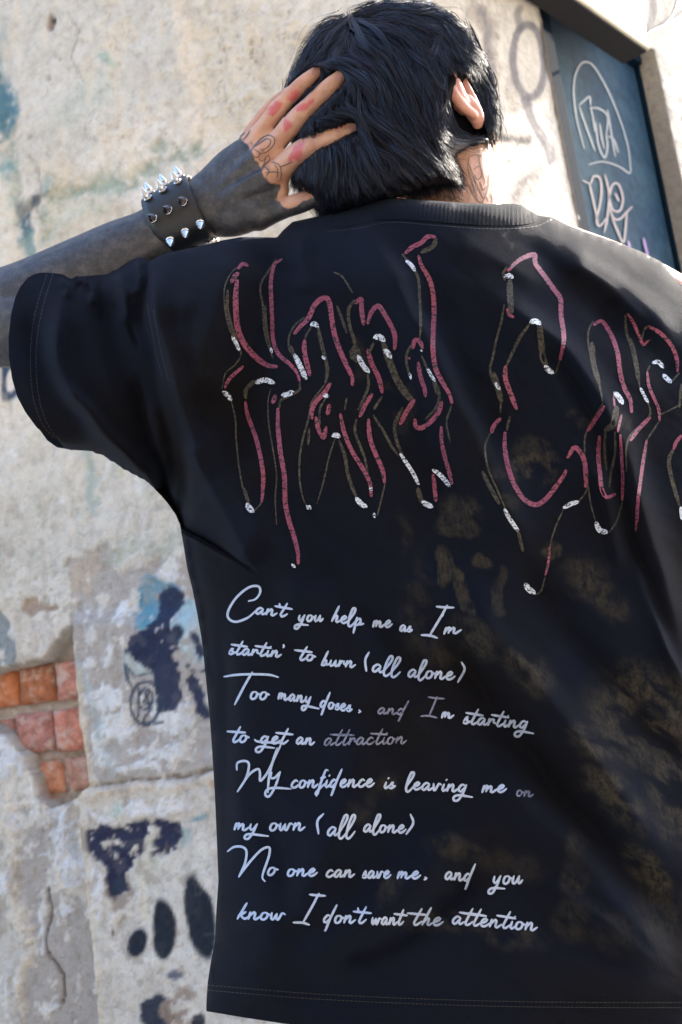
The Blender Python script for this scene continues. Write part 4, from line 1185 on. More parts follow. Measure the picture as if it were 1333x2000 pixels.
def skin_material():
    mt = mat('skin', (.45, .24, .16), .42, .5, 0, .12)
    n = N(mt)
    ink = n.attr('ink'); red = n.attr('red')
    no = n.noise(45, 4, .6); nf = n.noise(520, 3, .7)
    sk = n.ramp(no.outputs[0], [(.3, (.47, .235, .155)), (.5, (.53, .29, .195)), (.7, (.58, .34, .24))])
    c = n.mix(red.outputs['Fac'], sk.outputs[0], (.50, .085, .10))
    inkc = n.ramp(n.noise(85, 8, .78).outputs[0], [(.34, (.014, .017, .025)), (.5, (.036, .039, .050)), (.66, (.085, .082, .090))])
    fac = n.ramp(n.math('ADD', ink.outputs['Fac'], n.math('MULTIPLY', n.math('SUBTRACT', n.noise(150, 4, .6).outputs[0], .5), .30)), [(.36, (0, 0, 0)), (.60, (1, 1, 1))])
    c = n.mix(fac.outputs[0], c, inkc.outputs[0])
    n.link(c, n.b.inputs['Base Color'])
    vor = n.new('TexVoronoi'); vor.inputs['Scale'].default_value = 700; n.link(n.co(), vor.inputs['Vector'])
    b = n.bump(vor.outputs[0], .0006, .55)
    b = n.bump(n.noise(130, 4).outputs[0], .0012, .35, b)
    n.link(b, n.b.inputs['Normal'])
    n.link(n.math('MULTIPLY', n.math('SUBTRACT', 1.0, fac.outputs[0]), .12), n.b.inputs['Subsurface Weight'])
    return mt
M_skin = skin_material()
shirt = make_shirt(None, M_shirt)
person = new_mesh('person', bodyV, bodyF, [M_skin], True)
tag(person, 'person seen from behind in an oversized black t-shirt, tattooed left hand clutching their dark hair', 'person')
shirt.parent = person
# skin colouring: blackwork up to the knuckles, red marks on the fingers
bx, by = proj(bodyV)
ink = np.zeros(len(bodyV)); red = np.zeros(len(bodyV))
up_n = len(SV)
z2 = lambda pts: [(250 + a * .375, 120 + b * .375) for a, b in pts]
EDGE = z2([(530, 340), (548, 388), (590, 410), (630, 440), (650, 490), (680, 530), (700, 600), (735, 640), (775, 660), (760, 690), (762, 735), (790, 760), (840, 768), (900, 745), (960, 712), (1060, 680), (1060, 900), (820, 960), (400, 1000)])
BL = [(-400, 200), (300, 200)] + EDGE + [(400, 900), (-400, 900)]
ww = bx + 9 * (fbm(bx, by, 26, 3, 4) - .5) * 2; wh = by + 9 * (fbm(bx, by, 26, 3, 9) - .5) * 2
d_, _, _ = dist_poly(ww, wh, BL, True)
sg = np.where(inside(ww, wh, BL), d_, -d_)
handzone = (bx < 640) & (by > 120)
ink = np.where(handzone, sstep(-13, 11, sg + 9 * (fbm(bx, by, 14, 3, 77) - .5)), 0)
ink[up_n:] = 0
for (cx, cy, rx, ry, k) in ((690, 470, 46, 34, .44), (725, 555, 38, 40, .46), (785, 590, 26, 30, .40), (640, 420, 30, 24, .42), (560, 375, 30, 20, .40), (735, 400, 24, 20, .34)):
    qx, qy = 250 + cx * .375, 120 + cy * .375
    ink = np.where(handzone, np.maximum(ink, k * sstep(1.25, .3, np.hypot((ww - qx) / (rx * .375), (wh - qy) / (ry * .375)))), ink)
for poly in ([(838, 160), (870, 140), (882, 185), (850, 215), (822, 200)], [(770, 205), (800, 215), (790, 250), (760, 275), (722, 270), (745, 230)], [(900, 215), (975, 195), (965, 235), (920, 255), (868, 250)],
             [(820, 290), (850, 300), (852, 345), (815, 368), (802, 330)], [(880, 425), (922, 420), (905, 515), (832, 520), (838, 480)], [(1070, 322), (1125, 312), (1120, 340), (1075, 352)]):
    P = z2(poly)
    x_ = bx + 16 * (fbm(bx, by, 13, 3, 14) - .5); y_ = by + 16 * (fbm(bx, by, 13, 3, 15) - .5)
    d_, _, _ = dist_poly(x_, y_, P, True)
    red = np.maximum(red, .9 * sstep(-2.5, 3, np.where(inside(x_, y_, P), d_, -d_)))
red[bodyV[:, 1] > HC[1]] = 0
# ear reddened to paint in the sunlight glowing through it
red[len(SV):len(SV) + len(EV)] = .22
# faint grey shading of the neck tattoos
for (cx, cy, rx, ry, k) in ((925, 365, 12, 34, .45), (950, 350, 6, 40, .3), (880, 385, 50, 9, .40), (830, 378, 26, 10, .45)):
    ink[:up_n] = np.maximum(ink[:up_n], k * sstep(1.2, .4, np.hypot((bx[:up_n] - cx) / rx, (by[:up_n] - cy) / ry)))
set_attr(person.data, 'ink', ink); set_attr(person.data, 'red', red)
bvh = BVHTree.FromPolygons([tuple(v) for v in SV], [tuple(map(int, f)) for f in SF])

def on_body(px, py, lift):
    out = np.zeros((len(px), 3)); r = ray(px, py); last = None
    c = Vector(CAM)
    for i in range(len(px)):
        d = Vector(r[i]).normalized()
        h = bvh.ray_cast(c, d, 3)
        if h[0] is None: out[i] = last if last is not None else W(px[i], py[i], 1.42)
        else:
            last = np.array(h[0] + h[1] * lift) if h[1].dot(d) < 0 else np.array(h[0] - h[1] * lift)
            out[i] = last
    return out
M_ink = mat('tattoo_ink', (.13, .10, .095), .5, .3)
M_ink2 = mat('faded_tattoo_ink', (.24, .155, .12), .5, .3)
ribbon([z2([(640, 470), (660, 440), (700, 400), (735, 385), (765, 400), (760, 435), (725, 470), (690, 480)]), z2([(650, 450), (690, 425), (720, 405), (745, 410), (735, 440), (700, 465)]),
        z2([(640, 475), (665, 500), (690, 480), (660, 460)]), z2([(680, 500), (700, 520), (730, 490), (738, 515), (700, 550)]), z2([(705, 545), (735, 570), (720, 600)]), z2([(720, 500), (700, 570)]),
        z2([(750, 525), (790, 540), (800, 580), (795, 612)]), z2([(765, 540), (780, 560), (778, 605)]), z2([(715, 580), (760, 575), (790, 580)]), z2([(795, 550), (830, 535), (862, 520)]), z2([(600, 410), (620, 390), (638, 360)]), z2([(570, 400), (595, 385), (610, 372)])],
       lambda x, y: on_body(x, y, .0006), 2.1, 'hand_tattoo', M_ink, person, 2.5)
z1f = lambda pts: [(500 + a * .4126, b * .4126) for a, b in pts]
ribbon([z1f([(1010, 740), (1040, 735), (1075, 745), (1095, 800), (1100, 870), (1085, 930), (1070, 960)]), z1f([(1010, 745), (1005, 800), (1030, 880), (1050, 950)]), z1f([(1035, 800), (1060, 790), (1070, 830), (1050, 850), (1035, 830)]),
        z1f([(1055, 740), (1065, 800), (1085, 870)]), z1f([(980, 830), (1010, 880), (1040, 940), (1065, 960)]), z1f([(1060, 860), (1075, 900), (1095, 880)]), z1f([(1010, 780), (1040, 860), (1075, 940)]), z1f([(1110, 920), (1118, 945), (1112, 960)]), z1f([(1090, 930), (1100, 955)]),
        z1f([(820, 900), (850, 880), (880, 900), (900, 930), (930, 940), (960, 955)]), z1f([(800, 920), (830, 930), (850, 915), (870, 940)]), z1f([(860, 885), (900, 880), (930, 910), (950, 935), (985, 950)]), z1f([(740, 935), (780, 915), (800, 935)]), z1f([(890, 950), (905, 925), (925, 950), (945, 930)])],
       lambda x, y: on_body(x, y, .0006), 2.2, 'neck_tattoo', M_ink2, person, 2.5)
# knuckle creases
M_crease = mat('skin_crease', (.38, .20, .14), .6, .2)
cr = []
for (x, y, w, rot) in ((584, 230, 13, 45), (612, 283, 14, 62), (541, 215, 10, 45), (633, 180, 10, 43), (663, 263, 11, 66), (588, 168, 9, 43)):
    for k in (-3.6, .2, 3.6):
        ca, sa = math.cos(R(rot)), math.sin(R(rot))
        ww_ = w * (1 - abs(k) * .07)
        cr.append([(x + k * sa + t * ca * ww_ * .62 + .5 * math.sin(t * 5 + k), y - k * ca + t * sa * ww_ * .62) for t in (-1, -.3, .3, 1)])
tag(ribbon(cr, lambda x, y: on_body(x, y, .00035), .8, 'skin_creases', M_crease, person, 3), kind='stuff')
# finger nails
M_nail = mat('finger_nail', (.42, .22, .20), .3, .5)
for (x, y, rx, ry, rot) in ((662, 151, 9.5, 6.0, -42), (616, 142, 7, 5, -42), (689, 250, 8, 5.5, -24)):
    a = np.linspace(0, 2 * math.pi, 14, endpoint=False)
    pxs = [x]; pys = [y]
    for rr in (.55, 1):
        for t in a:
            u, v = rx * rr * math.cos(t), ry * rr * math.sin(t)
            pxs.append(x + u * math.cos(R(rot)) - v * math.sin(R(rot))); pys.append(y + u * math.sin(R(rot)) + v * math.cos(R(rot)))
    V = on_body(np.array(pxs), np.array(pys), .0008)
    F = [[0, 1 + i, 1 + (i + 1) % 14] for i in range(14)] + [[1 + i, 15 + i, 15 + (i + 1) % 14, 1 + (i + 1) % 14] for i in range(14)]
    new_mesh('fingernail', V, F, [M_nail], True, person)

# ------------------------------------------------------------------ collar, hems, stitching
def edge_curve(poly_pts, step): return catmull(poly_pts, step)
def collar():
    top = catmull([(640, 420), (665, 410), (690, 401), (710, 396), (735, 390), (765, 387), (800, 389), (850, 392), (900, 396), (960, 398), (1000, 398), (1018, 401), (1030, 408), (1046, 420)], 2.0)
    t = np.linspace(0, 1, len(top))
    lowc = catmull([(628, 436), (660, 444), (690, 440), (735, 430), (765, 428), (800, 429), (850, 433), (900, 437), (960, 440), (1000, 440), (1025, 438), (1046, 434), (1052, 428)], 2.0)
    tl = np.linspace(0, 1, len(lowc))
    L = np.stack([np.interp(t, tl, lowc[:, 0]), np.interp(t, tl, lowc[:, 1])], 1)
    rows = 9; V = []
    for i in range(len(top)):
        for k in range(rows):
            u = k / (rows - 1)
            x, y = top[i] * (1 - u) + L[i] * u
            bulge = .0022 * math.sin(math.pi * min(1, u * 1.02)) + .0016 + .00035 * math.cos(i * 1.57)
            V.append((x, y, bulge))
    V = np.array(V)
    P = shirt_pts(V[:, 0], V[:, 1], V[:, 2])
    # the collar turns over at the top and goes down inside
    n = len(top)
    inn = P.reshape(n, rows, 3)[:, 0] + np.array([0, .004, 0]); inn2 = inn + np.array([0, .006, -.016])
    Pm = np.concatenate([inn2[:, None], inn[:, None], P.reshape(n, rows, 3)], 1).reshape(-1, 3)
    F = grid_faces(n, rows + 2)
    o = new_mesh('collar', Pm, F, [M_shirt], True, shirt)
    return o
collar()
def stitch(name, pts, parent, dash=5.0, gap=3.0, w=1.3, m_=None):
    P = catmull(pts, 1.5)
    L = np.concatenate([[0], np.cumsum(np.linalg.norm(np.diff(P, axis=0), axis=1))])
    s_ = 0; st = []
    while s_ < L[-1] - dash:
        q_ = [(np.interp(a, L, P[:, 0]), np.interp(a, L, P[:, 1])) for a in (s_, s_ + dash * .5, s_ + dash)]
        st.append((q_, w)); s_ += dash + gap
    return tag(ribbon(st, lambda x, y: shirt_pts(x, y, .0006), w, name, m_, parent, 2.5, False), kind='stuff')
M_thread = mat('black_thread', (.016, .015, .017), .6, .4)
for pts in ([(92, 536), (72, 600), (62, 660), (60, 720), (66, 780), (84, 830), (108, 856)], [(104, 534), (84, 600), (73, 660), (71, 720), (78, 784), (96, 834), (120, 862)],
            [(288, 596), (296, 640), (305, 690), (318, 740)], [(300, 606), (308, 650), (318, 700), (330, 746)],
            [(406, 1924), (600, 1940), (800, 1950), (1000, 1956), (1200, 1958), (1330, 1958)], [(405, 1934), (600, 1950), (800, 1960), (1000, 1966), (1200, 1968), (1330, 1968)],
            [(640, 452), (700, 446), (765, 434), (850, 440), (960, 447), (1040, 443), (1080, 428)]):
    stitch('stitching', pts, shirt, m_=M_thread)
# trousers and shoes, below the frame
M_denim = mat('black_denim', (.012, .012, .014), .8, .2)
tr = Lump()
tr.loft([W(905, 1700, 1.455), W(905, 1900, 1.455), (hipL[0] * .5 + hipR[0] * .5, 1.455, .74)], [.162, .180, .165], [.100, .110, .105], step=.02)
for h, sx in ((hipL, -1), (hipR, 1)):
    tr.loft([h - [0, 0, .02], (h[0] + sx * .012, 1.45, .50), (h[0] + sx * .032, 1.46, .12)], [.108, .090, .082], step=.02)
TV, TF = tr.fuse(.010, 3)
new_mesh('trousers', TV, TF, [M_denim], True, person)
M_boot = mat('black_leather', (.012, .012, .013), .35, .5)
for h, sx in ((hipL, -1), (hipR, 1)):
    b_ = Lump(); fx = h[0] + sx * .035
    b_.loft([(fx, 1.46, .13), (fx, 1.465, .05)], [.050, .048], step=.01)
    b_.loft([(fx, 1.44, .035), (fx + sx * .01, 1.56, .038), (fx + sx * .02, 1.68, .030)], [.042, .052, .040], [.036, .036, .026], ref=(0, 0, 1), step=.01)
    V, F = b_.fuse(.007, 3)
    V[:, 2] = np.maximum(V[:, 2], .002)
    new_mesh('boot', V, F, [M_boot], True, person)

# ------------------------------------------------------------------ spiked leather wristband
M_leather = mat('black_leather_band', (.006, .009, .014), .42, .5)
_n = N(M_leather); _n.link(_n.bump(_n.noise(400, 4, .6).outputs[0], .0008, .5), _n.b.inputs['Normal'])
M_chrome = mat('chrome', (.62, .62, .64), .16, .5, metal=1)
ax0 = W(311, 450, 1.458); ax1 = W(398, 401, 1.443)
adir = (ax1 - ax0) / np.linalg.norm(ax1 - ax0)
tocam = np.array([0, -1, 0.0]); tocam -= adir * (tocam @ adir); tocam /= np.linalg.norm(tocam)
side = np.cross(adir, tocam)          # across the arm
if side[2] < 0: side = -side
RA, RB = .0372, .0305
def band_pt(u, th, extra=0.0):
    c = ax0 + (ax1 - ax0) * u
    k = 1.03 - .03 * u
    return c + side * (math.sin(th) * (RA * k + extra)) + tocam * (math.cos(th) * (RB * k + extra))
V = []; nth = 72; nu = 8
for layer, ex in ((0, .0026), (1, -.001)):
    for i in range(nu):
        for j in range(nth):
            th = 2 * math.pi * j / nth
            rim = .0008 if i in (0, nu - 1) and layer == 0 else 0
            V.append(band_pt(i / (nu - 1), th, ex - rim + .0004 * math.sin(3 * th + i)))
F = [list(map(int, f)) for f in grid_faces(nu, nth, True)]
F += [[a + nu * nth for a in f[::-1]] for f in F]
for j in range(nth):
    j2 = (j + 1) % nth
    F.append([j2, j, j + nu * nth, j2 + nu * nth]); e = (nu - 1) * nth
    F.append([e + j, e + j2, e + j2 + nu * nth, e + j + nu * nth])
band = new_mesh('wristband', V, F, [M_leather], True, person)
def spike(c, d, L, rad):
    """collar ring, waist and long faceted cone, 10 sided"""
    k = 10
    d = d / np.linalg.norm(d); a = np.cross(d, adir); a /= np.linalg.norm(a); b = np.cross(d, a)
    prof = [(0, 1.0), (.10, 1.05), (.16, .92), (.20, .62), (.27, .60), (.31, .98), (.40, .94), (.96, .10), (1.0, .02)]
    V = [c + d * (t * L) + rad * r * (math.cos(2 * math.pi * j / k) * a + math.sin(2 * math.pi * j / k) * b) for t, r in prof for j in range(k)]
    F = [list(map(int, f)) for f in grid_faces(len(prof), k, True)] + [[len(V) - k + j for j in range(k)]]
    return new_mesh('spike', V, F, [M_chrome], False, band)
for th in (78, 40, -3, -46, -92, -140, 175, 128):
    for u in (.17, .50, .83):
        uu = u - .04 * (th == -3) + .05 * (th == -46)
        p = band_pt(uu, R(th), .0024)
        d = side * math.sin(R(th)) * 1.0 + tocam * math.cos(R(th))
        d = d + np.array([-.06, 0, .16]) * (1 if th in (78, 40) else 0)
        spike(p, d, .0160, .0052)
# ------------------------------------------------------------------ hair
GUIDES = [Z1(g) for g in (
    [(440, 100), (600, 20), (800, 24), (950, 90), (1030, 190)], [(450, 110), (650, 60), (850, 110), (980, 250), (1090, 400)], [(460, 120), (650, 110), (800, 190), (900, 330), (925, 420)],
    [(520, 110), (700, 180), (800, 330), (850, 450), (870, 600)], [(480, 130), (560, 200), (630, 260), (640, 320)], [(560, 160), (680, 260), (760, 400), (800, 560), (860, 680)],
    [(430, 90), (330, 130), (230, 240), (150, 420)], [(430, 110), (320, 200), (240, 300), (170, 430)], [(440, 120), (370, 200), (310, 280), (240, 360)], [(420, 80), (300, 110), (200, 260), (140, 430)],
    [(330, 310), (420, 288), (500, 310), (560, 380), (600, 520)], [(400, 310), (460, 360), (490, 450), (490, 560)], [(450, 390), (410, 460), (340, 515), (260, 560)], [(280, 560), (400, 520), (520, 545), (640, 620)],
    [(500, 600), (540, 700), (580, 780), (630, 860)], [(600, 690), (680, 715), (750, 770), (800, 840)], [(400, 770), (405, 870), (415, 960)], [(450, 790), (475, 880), (500, 960)], [(210, 720), (195, 800), (180, 880)],
    [(270, 850), (285, 950), (330, 1030)], [(350, 800), (335, 920), (310, 1030)], [(700, 660), (790, 760), (870, 840), (860, 880)], [(850, 620), (900, 740), (930, 820), (970, 880)], [(600, 780), (660, 870), (740, 915)],
    [(500, 830), (560, 910), (600, 955)], [(780, 540), (850, 640), (920, 695), (1000, 700), (1070, 680)], [(860, 560), (910, 640), (980, 690), (1080, 665)],
    [(980, 140), (1060, 300), (1120, 480), (1150, 640)], [(960, 200), (1040, 340), (1090, 500), (1130, 640)], [(1040, 240), (1120, 400), (1150, 560), (1165, 690)], [(1010, 360), (1060, 480), (1100, 600), (1125, 700)],
    [(900, 300), (905, 400), (900, 520), (880, 600), (930, 680)], [(840, 300), (870, 430), (860, 560), (850, 640)], [(600, 320), (660, 420), (700, 520), (760, 620)], [(300, 620), (300, 720), (300, 820)], [(200, 600), (215, 700), (220, 800)])]
gx, gy = np.meshgrid(np.arange(520, 1040, 6.0), np.arange(-20, 460, 6.0), indexing='ij')
fx = np.zeros(gx.shape); fy = np.zeros(gx.shape)
for g_ in GUIDES:
    P = catmull(g_, 8)
    for i in range(len(P) - 1):
        t_ = P[i + 1] - P[i]; t_ = t_ / np.linalg.norm(t_)
        w_ = 1 / ((gx - P[i, 0]) ** 2 + (gy - P[i, 1]) ** 2 + 60) ** 1.5
        fx += w_ * t_[0]; fy += w_ * t_[1]
nn_ = np.hypot(fx, fy); fx /= nn_; fy /= nn_
def field(x, y):
    i = np.clip(((x - 520) / 6).round().astype(int), 0, gx.shape[0] - 1); j = np.clip(((y + 20) / 6).round().astype(int), 0, gx.shape[1] - 1)
    return fx[i, j], fy[i, j]
EAR_POLY = Z1([(905, 345), (935, 335), (990, 345), (1022, 390), (1035, 470), (1055, 540), (1088, 600), (1098, 660), (1030, 640), (990, 620), (955, 580), (925, 510), (908, 430)])

def strands(seedx, seedy, per, length, lift0, spread, width, seg=9, curl=2.2, over=6, seed=1, tint=0.0, rg=None):
    rg = np.random.default_rng(seed)
    nC = len(seedx)
    x = seedx.copy(); y = seedy.copy()
    # clump paths
    path = [np.stack([x, y], 1)]
    Lc = length * rg.uniform(.5, 1.25, nC)
    wob = rg.uniform(0, 6.28, nC); wf = rg.uniform(.6, 1.8, nC); wa = rg.normal(0, .28, nC)
    for k in range(seg):
        vx, vy = field(x, y)
        a = wa * np.sin(wob + wf * k * .7) * curl * .5
        c, s = np.cos(a), np.sin(a)
        vx, vy = vx * c - vy * s, vx * s + vy * c
        x = x + vx * Lc / seg; y = y + vy * Lc / seg
        path.append(np.stack([x, y], 1))
    path = np.stack(path, 1)                                   # nC, seg+1, 2
    t = np.linspace(0, 1, seg + 1)
    path = np.repeat(path, per, 0)
    n = len(path)
    tang = np.gradient(path, axis=1); tang /= np.linalg.norm(tang, axis=2)[..., None] + 1e-9
    nor = np.stack([-tang[..., 1], tang[..., 0]], -1)
    off = rg.normal(0, 1, n) * np.repeat(spread * rg.uniform(.5, 1.4, nC), per)
    fray = rg.normal(0, 1, n) * 1.6
    o_ = off[:, None] * (1 - .72 * t[None] ** 1.3) + fray[:, None] * t[None] ** 2.2 + np.sin(t[None] * 5 + rg.uniform(0, 6, n)[:, None]) * .8
    along = rg.uniform(-8, 8, n)
    pts = path + nor * o_[..., None] + tang * along[:, None, None]
    tl = rg.uniform(.55, 1.0, n)                               # uneven ends
    idx = t[None] * tl[:, None] * seg
    i0 = np.clip(idx.astype(int), 0, seg - 1); f = (idx - i0)[..., None]
    ar = np.arange(n)[:, None]
    pts = pts[ar, i0] * (1 - f) + pts[ar, i0 + 1] * f
    lift = np.repeat(lift0 * rg.uniform(.2, 1.0, nC), per)[:, None] * np.sin(math.pi * np.clip(t[None] * .85 + .12, 0, 1)) + rg.uniform(0, .0022, n)[:, None]
    return pts, lift, n

def build_strands(pts, lift, width, seed, keep_over, tset=None):
    rg = np.random.default_rng(seed)
    n, m_, _ = pts.shape
    P2 = pts.reshape(-1, 2)
    ok = np.ones(n, bool)
    # leave the ear and the skin of the neck free
    ine = inside(P2[:, 0], P2[:, 1], EAR_POLY).reshape(n, m_)
    d, _, _ = dist_poly(P2[:, 0], P2[:, 1], HAIR, True)
    out = (~inside(P2[:, 0], P2[:, 1], HAIR)).reshape(n, m_)
    far = out & (d.reshape(n, m_) > keep_over * rg.uniform(.1, 1, n)[:, None] ** 1.5)
    bad = far | ine
    first = np.where(bad.any(1), bad.argmax(1), m_)
    ok = first >= 3
    ok_all = ok
    tintc = vnoise(pts[:, 0, 0] / 9, pts[:, 0, 1] / 9, seed) if tset is None else np.full(n, tset)
    # cut strands short where they would cross
    lim = np.minimum(first, m_ - 1).astype(float)
    t = np.linspace(0, 1, m_)
    idx = t[None] * lim[:, None]
    i0 = np.clip(idx.astype(int), 0, m_ - 2); f = (idx - i0)[..., None]
    ar = np.arange(n)[:, None]
    pts = pts[ar, i0] * (1 - f) + pts[ar, i0 + 1] * f
    lift = lift[ar, i0]
    pts = pts[ok]; lift = lift[ok]; n = len(pts)
    fm = finger_mask(pts[..., 0].ravel(), pts[..., 1].ravel()).reshape(lift.shape)
    Y = hair_depth(pts[..., 0], pts[..., 1]) - lift * (1 - fm) + .016 * fm
    P = W(pts[..., 0], pts[..., 1], Y)                          # n, m, 3
    T = np.gradient(P, axis=1); T /= np.linalg.norm(T, axis=2)[..., None] + 1e-9
    A = np.cross(T, np.array([.1, -1, .15])); A /= np.linalg.norm(A, axis=2)[..., None] + 1e-9
    B = np.cross(A, T)
    tp = np.clip(1.12 - t ** 2.2, .08, 1)[None, :, None]
    wv = width * rg.uniform(.6, 1.3, n)[:, None, None] * tp
    ring = [A, -.5 * A + .866 * B, -.5 * A - .866 * B]
    V = np.stack([P + wv * r for r in ring], 2).reshape(-1, 3)   # n,m,3ring
    base = np.arange(n)[:, None, None] * (m_ * 3) + np.arange(m_ - 1)[None, :, None] * 3
    k = np.arange(3)[None, None]; k2 = (k + 1) % 3
    F = np.stack([base + k, base + k2, base + 3 + k2, base + 3 + k], -1).reshape(-1, 4)
    tint = np.repeat(np.clip(tintc[ok_all] + rg.normal(0, .12, n), 0, 1), m_ * 3)
    return V, F, tint

def hair_seeds(n, seed, region=None):
    rg = np.random.default_rng(seed)
    x = rg.uniform(560, 985, n * 3); y = rg.uniform(0, 425, n * 3)
    k = inside(x, y, HAIR)
    if region is not None: k &= inside(x, y, region)
    return x[k][:n], y[k][:n]

sets = []
for (nC, per, L, lf, sp, w, sd_, over) in ((560, 12, 120, .006, 7.0, .00036, 1, 8), (420, 13, 150, .014, 5.0, .00032, 2, 12), (230, 13, 190, .021, 4.0, .00030, 3, 18), (330, 6, 150, .028, 7, .00016, 4, 40)):
    sx, sy = hair_seeds(nC, sd_)
    pts, lift, n = strands(sx, sy, per, L, lf, sp, w, seed=sd_ + 10)
    sets.append(build_strands(pts, lift, w, sd_ + 20, over))
def lock(path, n, spread, lift, width, seed, over=14, tset=None):
    rg = np.random.default_rng(seed)
    P = catmull(Z1(path), 12); t = np.linspace(0, 1, 12); s_ = np.linspace(0, 1, len(P))
    C = np.stack([np.interp(t, s_, P[:, 0]), np.interp(t, s_, P[:, 1])], 1)
    T = np.gradient(C, axis=0); T /= np.linalg.norm(T, axis=1)[:, None]; Nn = np.stack([-T[:, 1], T[:, 0]], 1)
    off = rg.normal(0, spread, n)[:, None] * (.55 + .45 * np.sin(t * 3.0))[None] * (1 - .6 * t[None] ** 3) + rg.normal(0, 2.2, n)[:, None] * t[None] ** 2
    pts = C[None] + Nn[None] * off[..., None] + T[None] * rg.uniform(-7, 7, n)[:, None, None]
    li = lift * np.sin(math.pi * np.clip(t * .9 + .08, 0, 1))[None] * rg.uniform(.7, 1.05, n)[:, None] + .0015
    return build_strands(pts, li, width, seed + 1, over, tset)
LOCKS = [  # traced from the photograph
    ([(300, 315), (350, 292), (420, 285), (480, 305), (530, 350)], 46, 3.5, .022), ([(380, 300), (450, 330), (520, 380), (560, 440), (575, 500)], 60, 5, .022), ([(400, 330), (450, 400), (480, 470), (470, 540)], 50, 5, .020),
    ([(260, 330), (300, 305), (340, 310), (400, 330)], 30, 3, .020), ([(440, 330), (520, 420), (570, 500), (595, 540)], 46, 5, .018), ([(500, 100), (560, 130), (620, 200), (640, 280), (625, 335)], 30, 3, .020), ([(470, 110), (500, 180), (540, 240), (590, 270)], 30, 4, .018),
    ([(430, 400), (400, 460), (340, 510), (270, 545)], 50, 5, .012), ([(440, 560), (500, 620), (540, 700), (590, 800), (620, 850)], 50, 4.5, .014), ([(600, 690), (660, 705), (720, 750), (770, 800)], 40, 4, .012),
    ([(412, 790), (408, 850), (415, 950)], 34, 3.5, .012), ([(455, 800), (470, 870), (497, 945)], 34, 3.5, .012), ([(860, 560), (900, 650), (960, 690), (1030, 680), (1085, 640)], 60, 5, .016), ([(820, 600), (880, 700), (930, 780), (965, 870)], 60, 6, .014),
    ([(1040, 250), (1110, 400), (1140, 560), (1155, 690)], 46, 4, .006), ([(1080, 450), (1120, 560), (1140, 650), (1180, 715)], 12, 3, .004), ([(280, 880), (270, 960), (300, 1035)], 40, 5, .010), ([(330, 880), (330, 970), (325, 1040)], 40, 5, .010), ([(200, 800), (185, 850), (165, 890)], 26, 4, .010),
    ([(480, 560), (470, 600), (480, 660), (490, 700)], 14, 2, .024), ([(280, 300), (270, 340), (300, 372)], 14, 2, .024), ([(850, 100), (870, 200), (840, 290), (880, 380)], 40, 5, .012), ([(900, 120), (980, 230), (1020, 330)], 40, 5, .010),
    ([(600, 940), (680, 915), (740, 935)], 14, 3, .006), ([(700, 860), (760, 900), (840, 885)], 30, 5, .008)]
rl = np.random.default_rng(5)
for k in range(34):
    t = k / 33
    x = 190 + 790 * t + rl.normal(0, 8); yb = np.interp(x, [180, 280, 430, 520, 670, 810, 900, 970], [870, 985, 1010, 975, 925, 880, 866, 850])
    h_ = rl.uniform(90, 190); dx = np.interp(x, [180, 400, 600, 800, 980], [-10, 10, 30, 50, 45]) * rl.uniform(.3, 1.4)
    LOCKS.append(([(x - dx * 1.6, yb - h_), (x - dx * .7, yb - h_ * .5), (x, yb - 4), (x + dx * .35, yb + rl.uniform(14, 62))], 26, rl.uniform(1.6, 4.0), rl.uniform(.003, .010)))
for k in range(16):
    a_ = rl.uniform(0, 1); y = 150 + 480 * a_; x = np.interp(y, [130, 250, 400, 560, 640], [1015, 1075, 1125, 1150, 1150])
    LOCKS.append(([(x - 60, y - 130), (x - 22, y - 50), (x + 2, y + 20), (x + rl.uniform(2, 16), y + rl.uniform(60, 100))], 16, rl.uniform(1.5, 3.5), rl.uniform(.002, .008)))
for i, (p_, n_, s_, l_) in enumerate(LOCKS):
    sets.append(lock(p_, n_, s_, l_, .00030, 300 + 7 * i, 60 if (i >= 25 and p_[-1][1] > 780) else (26 if p_[-1][1] > 780 else 12), .64 if i in (0, 1, 4, 5, 6, 8, 9, 10, 11, 21, 22) else None))  # chosen locks coloured bluer to paint in the hair's highlights
HVs = []; HFs = []; HT = []; o_ = 0
for V, F, t_ in sets:
    HVs.append(V); HFs.append(F + o_); HT.append(t_); o_ += len(V)
# dense core under the strands
_P = catmull(HAIR, 12, True); _c = np.gradient(_P, axis=0); _c /= np.linalg.norm(_c, axis=1)[:, None]
CI = 9 + 13 * sstep(250, 330, _P[:, 1])
CORE = [tuple(v) for v in _P + CI[:, None] * np.stack([-_c[:, 1], _c[:, 0]], 1)]
if not inside(np.array([CORE[3][0]]), np.array([CORE[3][1]]), HAIR)[0]: CORE = [tuple(v) for v in _P - CI[:, None] * np.stack([-_c[:, 1], _c[:, 0]], 1)]
X, Y_, F, be, bv = outline_grid(CORE, 5.0)
n = len(X)
bump_ = .006 * (fbm(X, Y_, 40, 3, 55) - .5)
f_ = W(X, Y_, hair_depth(X, Y_) + .006 + .018 * finger_mask(X, Y_) + bump_)
b_ = W(X, Y_, VH.D(X, Y_)); b_[:, 1] += VH.H(X, Y_) * .45 + .002
side_ = np.stack([be[:, 1], be[:, 0], be[:, 0] + n, be[:, 1] + n], 1)
coreV = np.concatenate([f_, b_]); coreF = np.concatenate([F, F[:, ::-1] + n, side_])
HVs.append(coreV); HFs.append(coreF + o_); HT.append(np.full(len(coreV), .5))
def hair_material():
    mt = mat('black_hair', (.008, .008, .010), .58, .26)
    n = N(mt); a = n.attr('tint')
    n.link(n.ramp(a.outputs['Fac'], [(.1, (.0035, .004, .006)), (.4, (.006, .008, .013)), (.64, (.020, .036, .072)), (.8, (.020, .014, .030)), (.95, (.030, .020, .017))]).outputs[0], n.b.inputs['Base Color'])
    return mt
